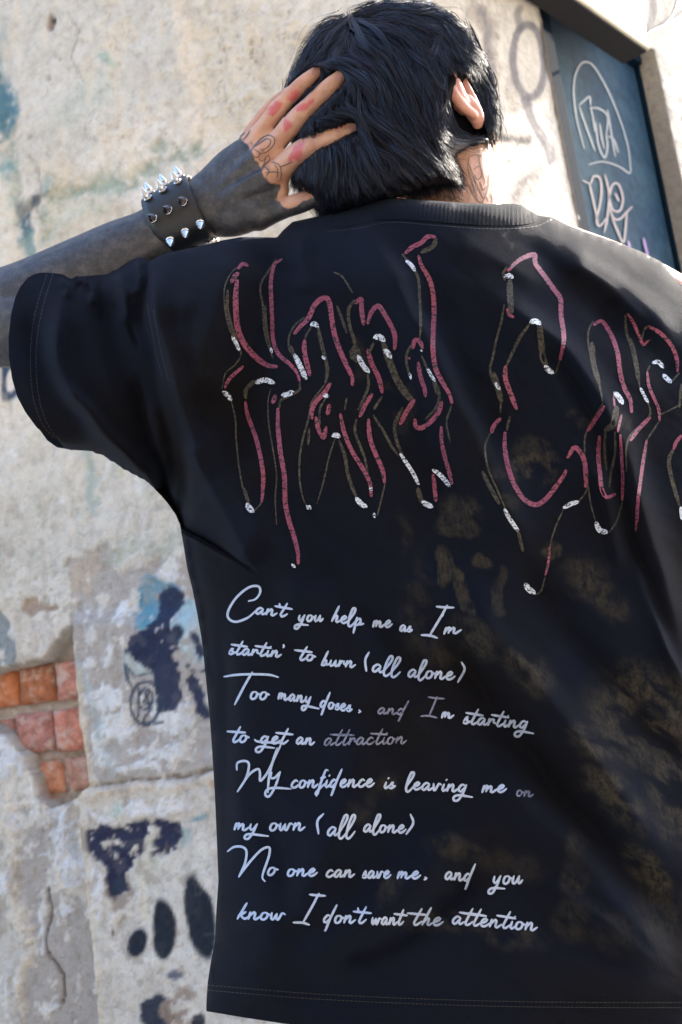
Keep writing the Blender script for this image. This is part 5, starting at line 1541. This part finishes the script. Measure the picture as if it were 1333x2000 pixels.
hair = new_mesh('hair', np.concatenate(HVs), np.concatenate(HFs), [hair_material(), mat('hair_roots', (.004, .004, .005), .9, .05)], True, person)
nF_ = sum(len(f) for f in HFs); mi = np.zeros(len(hair.data.polygons), np.int32); mi[nF_ - len(coreF):] = 1
hair.data.polygons.foreach_set('material_index', mi)
set_attr(hair.data, 'tint', np.concatenate(HT))
print('hair quads', sum(len(f) for f in HFs))

# ------------------------------------------------------------------ shirt print
ZA = lambda pts: [(400 + a * .3751, 440 + b * .3751) for a, b in pts]
ZB = lambda pts: [(850 + a * .3701, 440 + b * .3700) for a, b in pts]
pink = [(ZA(p), w) for p, w in (
    ([(175, 225), (200, 200), (225, 210)], 7), ([(140, 295), (160, 262), (175, 250)], 9), ([(170, 285), (163, 350), (163, 430), (172, 530), (205, 615), (270, 690), (330, 730), (375, 735)], 10.5),
    ([(402, 178), (372, 195), (355, 230), (345, 300), (348, 400), (352, 500), (358, 600), (385, 670), (440, 720), (480, 765), (495, 812)], 7.5),
    ([(200, 735), (160, 770), (125, 805), (106, 845)], 6.5), ([(212, 920), (225, 990), (265, 1100), (290, 1200), (305, 1300), (303, 1380), (297, 1440)], 8), ([(370, 885), (355, 925)], 8),
    ([(382, 955), (382, 1050), (395, 1180), (415, 1300), (420, 1440), (440, 1540), (465, 1620), (485, 1700), (488, 1760)], 9),
    ([(468, 565), (500, 525), (540, 485), (570, 420), (605, 385), (635, 378), (652, 410), (660, 470), (675, 560), (700, 640), (740, 730), (768, 790), (770, 830)], 9.5),
    ([(520, 600), (522, 670), (548, 780)], 9), ([(655, 822), (625, 870), (580, 920), (558, 970), (560, 1005)], 8.5), ([(650, 935), (640, 985)], 8), ([(580, 1000), (592, 1060), (620, 1105), (632, 1050)], 8),
    ([(785, 405), (815, 385), (818, 440), (828, 515)], 9), ([(850, 510), (870, 450), (905, 420), (935, 460), (965, 510), (990, 570), (990, 645)], 9), ([(850, 650), (870, 720), (905, 790), (925, 870)], 9),
    ([(872, 880), (840, 930), (808, 995)], 8), ([(853, 1010), (862, 1110), (890, 1190), (925, 1270), (938, 1340)], 8.5), ([(708, 985), (728, 1080), (770, 1180), (820, 1260), (860, 1340), (868, 1410)], 8),
    ([(1045, 145), (1080, 115), (1130, 90), (1160, 60), (1200, 60)], 8.5), ([(1115, 160), (1130, 210), (1170, 280), (1190, 360), (1195, 460), (1190, 560), (1190, 660), (1205, 750), (1240, 820), (1275, 880), (1288, 925)], 9),
    ([(1085, 640), (1095, 598), (1120, 605), (1135, 640)], 8), ([(1112, 715), (1125, 790), (1145, 850), (1150, 890)], 8), ([(1092, 910), (1055, 965), (1018, 1035)], 9), ([(1235, 920), (1220, 970), (1180, 1020), (1130, 1055), (1100, 1045), (1095, 1010)], 9), ([(1060, 690), (1070, 695)], 7),
    ([(1232, 1050), (1235, 1130), (1255, 1220), (1275, 1290), (1288, 1345)], 7.5), ([(1190, 1300), (1198, 1370), (1205, 1435)], 8), ([(620, 1308), (632, 1308)], 3))]
pink += [(ZB(p), w) for p, w in (
    ([(385, 240), (430, 195), (470, 170), (525, 155), (530, 200), (580, 270), (630, 340), (662, 390), (665, 470), (675, 540), (680, 610), (660, 710)], 9), ([(382, 440), (390, 470), (415, 485)], 6), ([(372, 745), (372, 810), (400, 890), (430, 970)], 9),
    ([(345, 1020), (310, 1060), (298, 1095)], 8), ([(370, 1095), (368, 1160), (378, 1240), (400, 1320), (430, 1390), (475, 1450), (530, 1475), (580, 1450), (630, 1390), (680, 1320), (690, 1295)], 9), ([(700, 1225), (735, 1175), (765, 1195), (790, 1250), (797, 1340), (795, 1380)], 9),
    ([(840, 525), (875, 505), (905, 535), (940, 600), (965, 680), (978, 780), (1000, 860), (1030, 920), (1038, 985)], 8.5), ([(893, 955), (850, 1020), (808, 1085)], 7.5), ([(943, 900), (948, 955)], 4), ([(985, 1000), (965, 1090)], 5), ([(868, 1115), (862, 1220), (872, 1320), (880, 1390), (905, 1435), (950, 1420)], 8),
    ([(978, 1105), (985, 1220), (990, 1320), (990, 1400), (988, 1450)], 6), ([(1018, 468), (1050, 520), (1080, 590), (1100, 630), (1125, 610)], 6), ([(1130, 535), (1190, 570), (1245, 630), (1275, 700), (1280, 770)], 7.5),
    ([(1120, 775), (1130, 850), (1155, 910), (1180, 970), (1185, 1030)], 6), ([(1135, 1015), (1080, 1070), (1032, 1135)], 7.5), ([(1118, 1135), (1100, 1240), (1085, 1350), (1072, 1450), (1065, 1560), (1060, 1610)], 6.5), ([(1300, 1110), (1270, 1150), (1262, 1180)], 7),
    ([(605, 1700), (598, 1780), (582, 1850)], 4.5))]
white = [(ZA(p), w) for p, w in (([(98, 868), (120, 885), (138, 910)], 7), ([(270, 820), (310, 805), (360, 820)], 8), ([(405, 885), (430, 880), (460, 868)], 8), ([(222, 1452), (235, 1475), (252, 1490)], 9), ([(555, 520), (572, 512), (590, 528)], 7), ([(470, 675), (490, 715), (510, 760), (528, 800)], 8), ([(145, 580), (165, 615), (180, 650)], 6), ([(535, 1462), (550, 1475)], 8), ([(455, 1765), (470, 1780)], 5), ([(620, 885), (645, 890)], 7),
    ([(668, 1098), (685, 1092), (702, 1102)], 8), ([(790, 1420), (815, 1450), (842, 1465)], 8), ([(862, 1365), (870, 1380)], 6), ([(882, 1500), (886, 1520)], 5), ([(885, 585), (910, 580), (935, 600)], 9), ([(935, 650), (955, 665), (968, 690)], 8), ([(800, 680), (825, 730), (855, 765)], 8), ([(615, 680), (625, 695)], 6), ([(345, 640), (350, 662)], 5),
    ([(1050, 185), (1075, 205), (1095, 235)], 6), ([(1160, 745), (1185, 790), (1200, 810)], 5), ([(1020, 1190), (1050, 1235), (1085, 1290), (1115, 1350)], 6), ([(1135, 1440), (1160, 1455), (1185, 1465)], 8), ([(1190, 1275), (1215, 1290), (1245, 1320), (1275, 1358)], 7), ([(1068, 770), (1075, 800)], 4), ([(1125, 650), (1132, 655)], 4))]
white += [(ZB(p), w) for p, w in (([(370, 272), (390, 265), (410, 275)], 8), ([(505, 512), (530, 505), (555, 520)], 8), ([(582, 745), (600, 765), (622, 778)], 8), ([(320, 830), (340, 865)], 6), ([(948, 885), (970, 905), (990, 940)], 8), ([(1150, 725), (1180, 722), (1205, 750)], 6.5), ([(1205, 790), (1225, 810), (1245, 828)], 7), ([(1085, 860), (1105, 900), (1125, 935)], 5),
    ([(368, 1500), (395, 1550), (440, 1615)], 6.5), ([(680, 1490), (720, 1470), (755, 1460)], 7), ([(850, 1570), (870, 1610), (910, 1620)], 8), ([(478, 1895), (495, 1920), (525, 1942)], 9), ([(1298, 1490), (1304, 1550)], 6))]
olive = [(ZA(p), w) for p, w in (([(205, 200), (150, 235), (115, 290), (102, 350), (108, 450), (130, 540), (165, 610), (190, 670), (160, 725), (110, 770), (90, 850)], 2.2), ([(120, 340), (118, 440), (145, 540), (180, 640)], 5), ([(370, 175), (335, 235), (300, 290), (290, 340), (305, 430), (310, 540), (330, 620), (355, 690)], 3), ([(315, 420), (322, 540), (345, 650)], 4),
    ([(215, 900), (215, 860), (250, 820), (275, 815)], 6), ([(140, 915), (160, 1010), (165, 1120), (180, 1260), (200, 1370), (225, 1450)], 2.5), ([(205, 1370), (230, 1450)], 5), ([(345, 850), (330, 920), (335, 1040), (355, 1160), (375, 1300), (368, 1420), (375, 1560)], 2.2), ([(255, 1490), (285, 1460), (300, 1430)], 2.5),
    ([(495, 820), (490, 860), (400, 910), (390, 950)], 4), ([(520, 480), (470, 520), (440, 580), (440, 640), (470, 690)], 3), ([(450, 630), (470, 690), (500, 760)], 5), ([(555, 530), (530, 570), (520, 610)], 3), ([(590, 530), (605, 600), (625, 680), (640, 750), (630, 820)], 5.5), ([(625, 830), (560, 920), (540, 1010), (510, 1120), (495, 1220), (495, 1320), (510, 1410), (530, 1460)], 3),
    ([(585, 1450), (610, 1370), (630, 1290), (650, 1200), (680, 1110)], 2.5), ([(700, 1120), (730, 1200), (745, 1290), (775, 1380), (800, 1430)], 5), ([(630, 900), (600, 960), (600, 1040)], 3), ([(545, 1060), (540, 1140)], 4), ([(780, 390), (750, 440), (755, 520), (780, 600), (800, 680)], 5), ([(860, 660), (880, 610)], 4), ([(930, 610), (960, 700), (1000, 800), (1050, 880), (1090, 920)], 10), ([(780, 640), (790, 700)], 16), ([(850, 770), (850, 850), (800, 960)], 4),
    ([(940, 1345), (920, 1430), (900, 1510)], 2.5), ([(880, 990), (930, 1070), (980, 1160), (1010, 1200)], 4), ([(925, 890), (880, 960)], 4), ([(1030, 150), (1060, 190), (1110, 270), (1120, 380), (1125, 500), (1120, 600)], 4), ([(1030, 950), (990, 1040), (1000, 1120), (1030, 1200)], 5), ([(1085, 610), (1050, 680), (1065, 780)], 4), ([(1130, 680), (1180, 790), (1220, 860), (1210, 940), (1150, 1010)], 4), ([(1190, 820), (1210, 880)], 3),
    ([(1285, 940), (1260, 1030), (1280, 1130)], 3), ([(1110, 1370), (1130, 1440)], 7), ([(675, 245), (720, 270), (770, 350)], 3), ([(690, 420), (720, 500), (740, 560)], 4), ([(1205, 70), (1190, 110), (1130, 140)], 7), ([(740, 900), (730, 960)], 3), ([(790, 1010), (785, 1080), (830, 1200), (850, 1290)], 4))]
olive += [(ZB(p), w) for p, w in (([(380, 220), (360, 255), (370, 290)], 4), ([(395, 290), (395, 350), (400, 420), (405, 460)], 9), ([(365, 420), (350, 510), (325, 600), (305, 700), (290, 760), (310, 830), (345, 900), (345, 990)], 3.5), ([(310, 780), (330, 850), (350, 930)], 8), ([(505, 515), (450, 590), (410, 670), (375, 745)], 4.5), ([(550, 520), (560, 610), (570, 700), (590, 745)], 9), ([(655, 720), (640, 770), (620, 785)], 2.5), ([(290, 1100), (265, 1170), (280, 1280), (330, 1400), (370, 1490)], 3), ([(250, 1300), (300, 1400), (340, 1470)], 6), ([(395, 1010), (380, 1080)], 4),
    ([(440, 1620), (465, 1720)], 5), ([(755, 1460), (790, 1420), (805, 1380)], 2.5), ([(680, 1495), (650, 1560), (620, 1640), (605, 1710)], 2.5), ([(580, 1860), (560, 1930), (530, 1950)], 2.5), ([(835, 505), (810, 560), (812, 640), (840, 740), (870, 850), (885, 930)], 3), ([(830, 620), (835, 720), (865, 830)], 8), ([(885, 940), (800, 1090), (790, 1200), (800, 1300), (820, 1460), (850, 1570)], 2.5), ([(920, 1620), (960, 1560), (990, 1460)], 2.5), ([(960, 960), (940, 1050), (900, 1080)], 9), ([(950, 1090), (950, 1200), (930, 1300), (920, 1380)], 3.5), ([(900, 1080), (895, 1180), (905, 1290)], 4),
    ([(1005, 470), (1010, 560), (1035, 640), (1060, 740), (1080, 850)], 4), ([(1030, 600), (1055, 700), (1075, 820)], 7), ([(1125, 935), (1130, 1010), (1020, 1130), (1010, 1300)], 3), ([(1120, 770), (1135, 740)], 3), ([(1180, 1040), (1120, 1130)], 3), ([(1090, 610), (1105, 550), (1130, 530)], 3), ([(1250, 825), (1290, 780)], 3), ([(1190, 1000), (1300, 945)], 2.5), ([(1300, 840), (1290, 960)], 4), ([(1260, 1180), (1235, 1240), (1250, 1340), (1290, 1480)], 6), ([(1100, 630), (1140, 600)], 2))]
def print_material(name, c, lo, hi, scale, rough=.6, keep=.0, stretch=1):
    """cracked flat print: the cloth shows through where it has flaked"""
    mt = mat(name, c, rough, .3)
    n = N(mt)
    mp = n.new('Mapping'); n.link(n.co(), mp.inputs[0]); mp.inputs['Scale'].default_value = (1, 1, stretch)
    no = n.noise(scale, 5, .65, mp.outputs[0]); fab = n.noise(300, 2, .6)
    r = n.ramp(no.outputs[0], [(lo, (0, 0, 0)), (hi, (1, 1, 1))])
    f2 = n.ramp(fab.outputs[0], [(.2, (.75,) * 3), (.6, (1,) * 3)])
    c2 = n.mix(1.0, c, f2.outputs[0], 'MULTIPLY')
    n.link(n.mix(r.outputs[0], (.009, .009, .012), c2), n.b.inputs['Base Color'])
    return mt
M_pink = print_material('flaked_pink_print', (.22, .050, .092), .45, .465, 330, stretch=1.6)
M_white = print_material('flaked_white_print', (.52, .58, .68), .455, .475, 380, stretch=2)
M_olive = print_material('faded_olive_print', (.066, .058, .040), .42, .58, 420, .8)
M_line = print_material('white_lettering_print', (.36, .43, .58), .22, .3, 420)
M_lined = print_material('thin_grey_lettering_print', (.16, .17, .24), .30, .5, 300)
def on_shirt(l): return lambda x, y: shirt_pts(x, y, l)
for dst_, l_, nm_, m_, k_ in ((olive, .0004, 'outline_stroke', M_olive, 1.35), (pink, .0007, 'pink_stroke', M_pink, 1.05), (white, .0010, 'white_stroke', M_white, 1.25)):
    for p_, w_ in dst_: ribbon([(p_, w_ * k_)], on_shirt(l_), 6, nm_, m_, shirt, 3.0)

# hand lettering: strokes on an em where the small letters are 1 high, baseline 0
G = {
 'a': (1.15, [[(.85, .80), (.55, 1.0), (.15, .62), (.05, .15), (.25, .0), (.60, .40), (.85, .85)], [(.85, .85), (.66, .25), (.78, .02), (1.2, .38)]]),
 'b': (1.1, [[(.95, 2.3), (.10, .05)], [(.15, .25), (.55, .95), (.72, .80), (.60, .25), (.30, .02), (.08, .05)], [(.60, .12), (1.1, .3)]]),
 'c': (.95, [[(.80, .80), (.60, 1.0), (.20, .65), (.06, .20), (.28, .0), (.65, .15), (1.0, .5)]]),
 'd': (1.2, [[(.80, .80), (.50, 1.0), (.12, .55), (.08, .1), (.3, .05), (.70, .55)], [(1.45, 2.35), (.75, .6), (.20, -1.05), (.12, -1.0)]]),
 'e': (.95, [[(.05, .35), (.45, .55), (.72, .85), (.55, 1.02), (.20, .70), (.10, .20), (.30, .0), (.65, .15), (1.0, .5)]]),
 'f': (.85, [[(1.25, 2.2), (1.0, 2.3), (.35, .5), (.0, -.8), (-.15, -1.05), (-.25, -.8), (.1, -.3), (.9, .5)], [(.35, 1.2), (.95, 1.35)]]),
 'g': (1.25, [[(.85, .85), (.50, 1.0), (.15, .60), (.10, .15), (.3, .05), (.70, .50), (.95, 1.0)], [(.95, 1.0), (.55, -.15), (.0, -1.15), (-.45, -1.15), (-.45, -.75), (.1, -.45), (1.6, -.62)]]),
 'h': (1.15, [[(1.0, 2.3), (.10, .0)], [(.18, .2), (.65, .95), (.80, .80), (.62, .15), (.75, .0), (1.15, .35)]]),
 'i': (.60, [[(.30, .95), (.10, .20), (.22, .0), (.65, .4)], [(.50, 1.45), (.62, 1.6)]]),
 'k': (1.1, [[(1.0, 2.2), (.05, .0)], [(.9, 1.0), (.35, .55), (.15, .5)], [(.35, .55), (.75, .05), (1.15, .35)]]),
 'l': (.75, [[(.10, .45), (.75, 1.75), (.85, 2.3), (.60, 2.3), (.20, 1.2), (-.02, .0), (.15, -.35), (.45, -.1), (.85, .5)]]),
 'm': (1.6, [[(.25, 1.0), (.02, .0)], [(.08, .3), (.50, .98), (.60, .85), (.42, .1)], [(.46, .3), (.90, .90), (1.02, .75), (.92, .1), (1.1, .02), (1.65, .5)]]),
 'n': (1.2, [[(.25, 1.0), (.02, .0)], [(.08, .3), (.60, .98), (.72, .82), (.60, .1), (.75, .0), (1.25, .45)]]),
 'o': (1.0, [[(.60, .95), (.25, .85), (.05, .3), (.2, .0), (.55, .15), (.75, .7), (.58, .97)], [(.62, .75), (1.05, .62)]]),
 'p': (1.1, [[(.30, 1.1), (-.15, -1.2)], [(-.02, .0), (.35, .8), (.68, .95), (.70, .5), (.35, .02), (.1, .05)], [(.5, .1), (1.1, .35)]]),
 'r': (.85, [[(.20, 1.0), (.02, .0)], [(.08, .3), (.40, .85), (.70, .85), (.60, .5)], [(.60, .5), (.9, .35)]]),
 's': (.75, [[(.05, .3), (.50, 1.0), (.42, .65), (.50, .25), (.30, .0), (.0, .1)], [(.3, .0), (.8, .4)]]),
 't': (.85, [[(.95, 2.15), (.18, .25), (.28, .0), (.55, .1), (.95, .5)], [(-.45, 1.52), (.5, 1.42), (1.5, 1.32)]]),
 'u': (1.15, [[(.22, .95), (.06, .25), (.22, .0), (.55, .35), (.82, .95)], [(.82, .95), (.68, .2), (.82, .0), (1.2, .45)]]),
 'v': (1.0, [[(.15, .95), (.18, .05), (.3, .05), (.75, .95), (1.0, .80)]]),
 'w': (1.45, [[(.15, .95), (.06, .2), (.22, .0), (.65, .85)], [(.65, .85), (.58, .15), (.75, .0), (1.15, .9), (1.45, .72)]]),
 'y': (1.15, [[(.22, .95), (.10, .35), (.25, .1), (.55, .35), (.90, 1.0)], [(.90, 1.0), (.45, -.2), (-.05, -1.1), (-.45, -1.1), (-.42, -.75), (.1, -.48), (1.35, -.60)]]),
 "'": (.25, [[(.30, 2.0), (.36, 1.7), (.26, 1.5)]]),
}
G['Y'] = (1.15, [G['y'][1][0], [(.90, 1.0), (.45, -.2), (-.05, -1.1), (-.45, -1.1), (-.42, -.75), (.1, -.48), (2.1, -.66)]])
def word(txt, x0, y0, x1, y1, xh):
    adv = sum(G[c][0] for c in txt)
    kx = math.hypot(x1 - x0, y1 - y0) / adv
    ux, uy = (x1 - x0) / math.hypot(x1 - x0, y1 - y0), (y1 - y0) / math.hypot(x1 - x0, y1 - y0)
    out = []; a = 0
    crosses = [i for i, c in enumerate(txt) if c == 't']
    for c in txt:
        w, ss = G[c]
        for s_ in ss:
            out.append([(x0 + ux * (a + p[0]) * kx - uy * 0 * p[1], y0 + uy * (a + p[0]) * kx - p[1] * xh) for p in s_])
        a += w
    return out
Q3 = lambda a, b: (400 + .525 * a, 1120 + .525 * b)
Q4 = lambda a, b: (400 + .525 * a, 1440 + .525 * b)
lines = []; faint = []
def put(Q, txt, xa, ya, xb, yb, xh=13.0, dst=None):
    (x0, y0), (x1, y1) = Q(xa, ya), Q(xb, yb)
    (lines if dst is None else dst).append(word(txt, x0, y0, x1, y1, xh))
def raw(Q, *strokes, dst=None):
    (lines if dst is None else dst).append([[Q(*p) for p in s_] for s_ in strokes])
# line 1
raw(Q3, [(163, 103), (190, 95), (207, 70), (200, 48), (165, 52), (120, 88), (90, 135), (88, 165), (115, 180), (160, 165), (195, 135)])
put(Q3, "an't", 190, 150, 305, 162, 12.5); put(Q3, 'you', 348, 178, 440, 178, 12.5); put(Q3, 'help', 470, 178, 592, 196, 14); put(Q3, 'me', 626, 200, 697, 200, 13); put(Q3, 'as', 727, 214, 772, 218, 12)
raw(Q3, [(862, 123), (890, 126), (928, 127)], [(903, 118), (880, 160), (835, 235)], [(806, 229), (838, 231), (866, 240)], [(888, 150), (884, 160)])
put(Q3, 'm', 890, 226, 953, 222, 13)
# line 2
put(Q3, "startin'", 90, 300, 292, 312, 12.5); put(Q3, 'to', 350, 322, 412, 325, 12.5); put(Q3, 'burn', 432, 342, 560, 350, 12.5)
raw(Q3, [(612, 293), (598, 322), (602, 364)]); put(Q3, 'all', 624, 364, 724, 380, 15); put(Q3, 'alone', 757, 385, 930, 396, 15); raw(Q3, [(956, 330), (967, 358), (942, 405)])
# line 3
raw(Q3, [(72, 384), (120, 377), (180, 375), (240, 377), (275, 386)], [(178, 367), (150, 415), (112, 488)])
put(Q3, 'oo', 170, 467, 240, 469, 15); put(Q3, 'manY', 274, 468, 402, 484, 13); put(Q3, 'doses', 430, 498, 548, 515, 13.5); raw(Q3, [(575, 508), (580, 514), (573, 518)])
put(Q3, 'and', 645, 522, 752, 527, 12, faint); raw(Q3, [(832, 460), (860, 464), (892, 466)], [(866, 458), (852, 490), (835, 532)], [(804, 531), (835, 530), (865, 537)], dst=faint)
put(Q3, 'm', 882, 538, 926, 538, 11.5); put(Q3, 'starting', 962, 558, 1212, 578, 14)
# line 4
put(Q3, 'to', 100, 628, 165, 627, 14); put(Q3, 'get', 207, 632, 308, 634, 14); put(Q3, 'an', 342, 634, 408, 638, 13); put(Q3, 'attraction', 445, 640, 750, 633, 14, faint)
# line 5
raw(Q4, [(120, 122), (122, 96), (148, 88), (165, 100), (155, 150), (122, 203)], [(122, 203), (165, 140), (198, 118), (206, 132), (208, 162), (236, 128), (262, 72), (282, 32), (282, 20)], [(282, 20), (262, 20), (200, 16), (186, 8)], [(270, 40), (248, 110), (240, 150), (236, 188), (236, 206)],
    [(250, 130), (245, 150), (262, 150), (282, 128)], [(282, 128), (262, 185), (240, 220), (226, 214), (232, 196), (260, 188), (322, 192)])
put(Q4, 'confidence', 322, 188, 630, 184, 15); put(Q4, 'is', 667, 190, 709, 190, 13); put(Q4, 'leavinG'.replace('G', 'g'), 750, 193, 985, 205, 14.5); put(Q4, 'me', 1032, 206, 1122, 204, 14); put(Q4, 'on', 1160, 218, 1222, 222, 12, faint)
# line 6
put(Q4, 'mY', 110, 345, 205, 349, 14); put(Q4, 'own', 242, 347, 372, 346, 15); raw(Q4, [(443, 284), (420, 312), (424, 360)]); put(Q4, 'all', 457, 366, 556, 366, 17); put(Q4, 'alone', 592, 352, 748, 356, 15); raw(Q4, [(766, 286), (776, 320), (750, 361)])
# line 7
raw(Q4, [(85, 425), (110, 408), (140, 408), (156, 425), (150, 470), (127, 520)], [(127, 520), (165, 468), (210, 420), (240, 410), (240, 440), (218, 505), (216, 525), (225, 536)])
put(Q4, 'o', 234, 514, 272, 510, 15); put(Q4, 'one', 308, 516, 418, 516, 14); put(Q4, 'can', 452, 520, 557, 520, 14); put(Q4, 'save', 587, 524, 692, 524, 14); put(Q4, 'me', 717, 526, 802, 526, 14); raw(Q4, [(820, 520), (826, 525), (817, 530)])
put(Q4, 'and', 895, 528, 1000, 538, 15); put(Q4, 'you', 1072, 546, 1182, 544, 16)
# line 8
put(Q4, 'know', 120, 676, 300, 680, 14.5); raw(Q4, [(390, 585), (420, 588), (450, 590)], [(426, 580), (400, 630), (366, 690)], [(330, 689), (365, 690), (390, 698)])
put(Q4, "don't", 442, 690, 598, 692, 15); put(Q4, 'want', 622, 696, 738, 698, 14); put(Q4, 'the', 772, 698, 886, 700, 15); put(Q4, 'attention', 922, 694, 1236, 720, 15.5)
for w_ in lines: ribbon([(s_, 4.7) for s_ in w_], on_shirt(.0011), 4.6, 'printed_word', M_line, shirt, 2.4, True)
for w_ in faint: ribbon([(s_, 3.8) for s_ in w_], on_shirt(.0011), 3.6, 'printed_word', M_lined, shirt, 2.4, True)
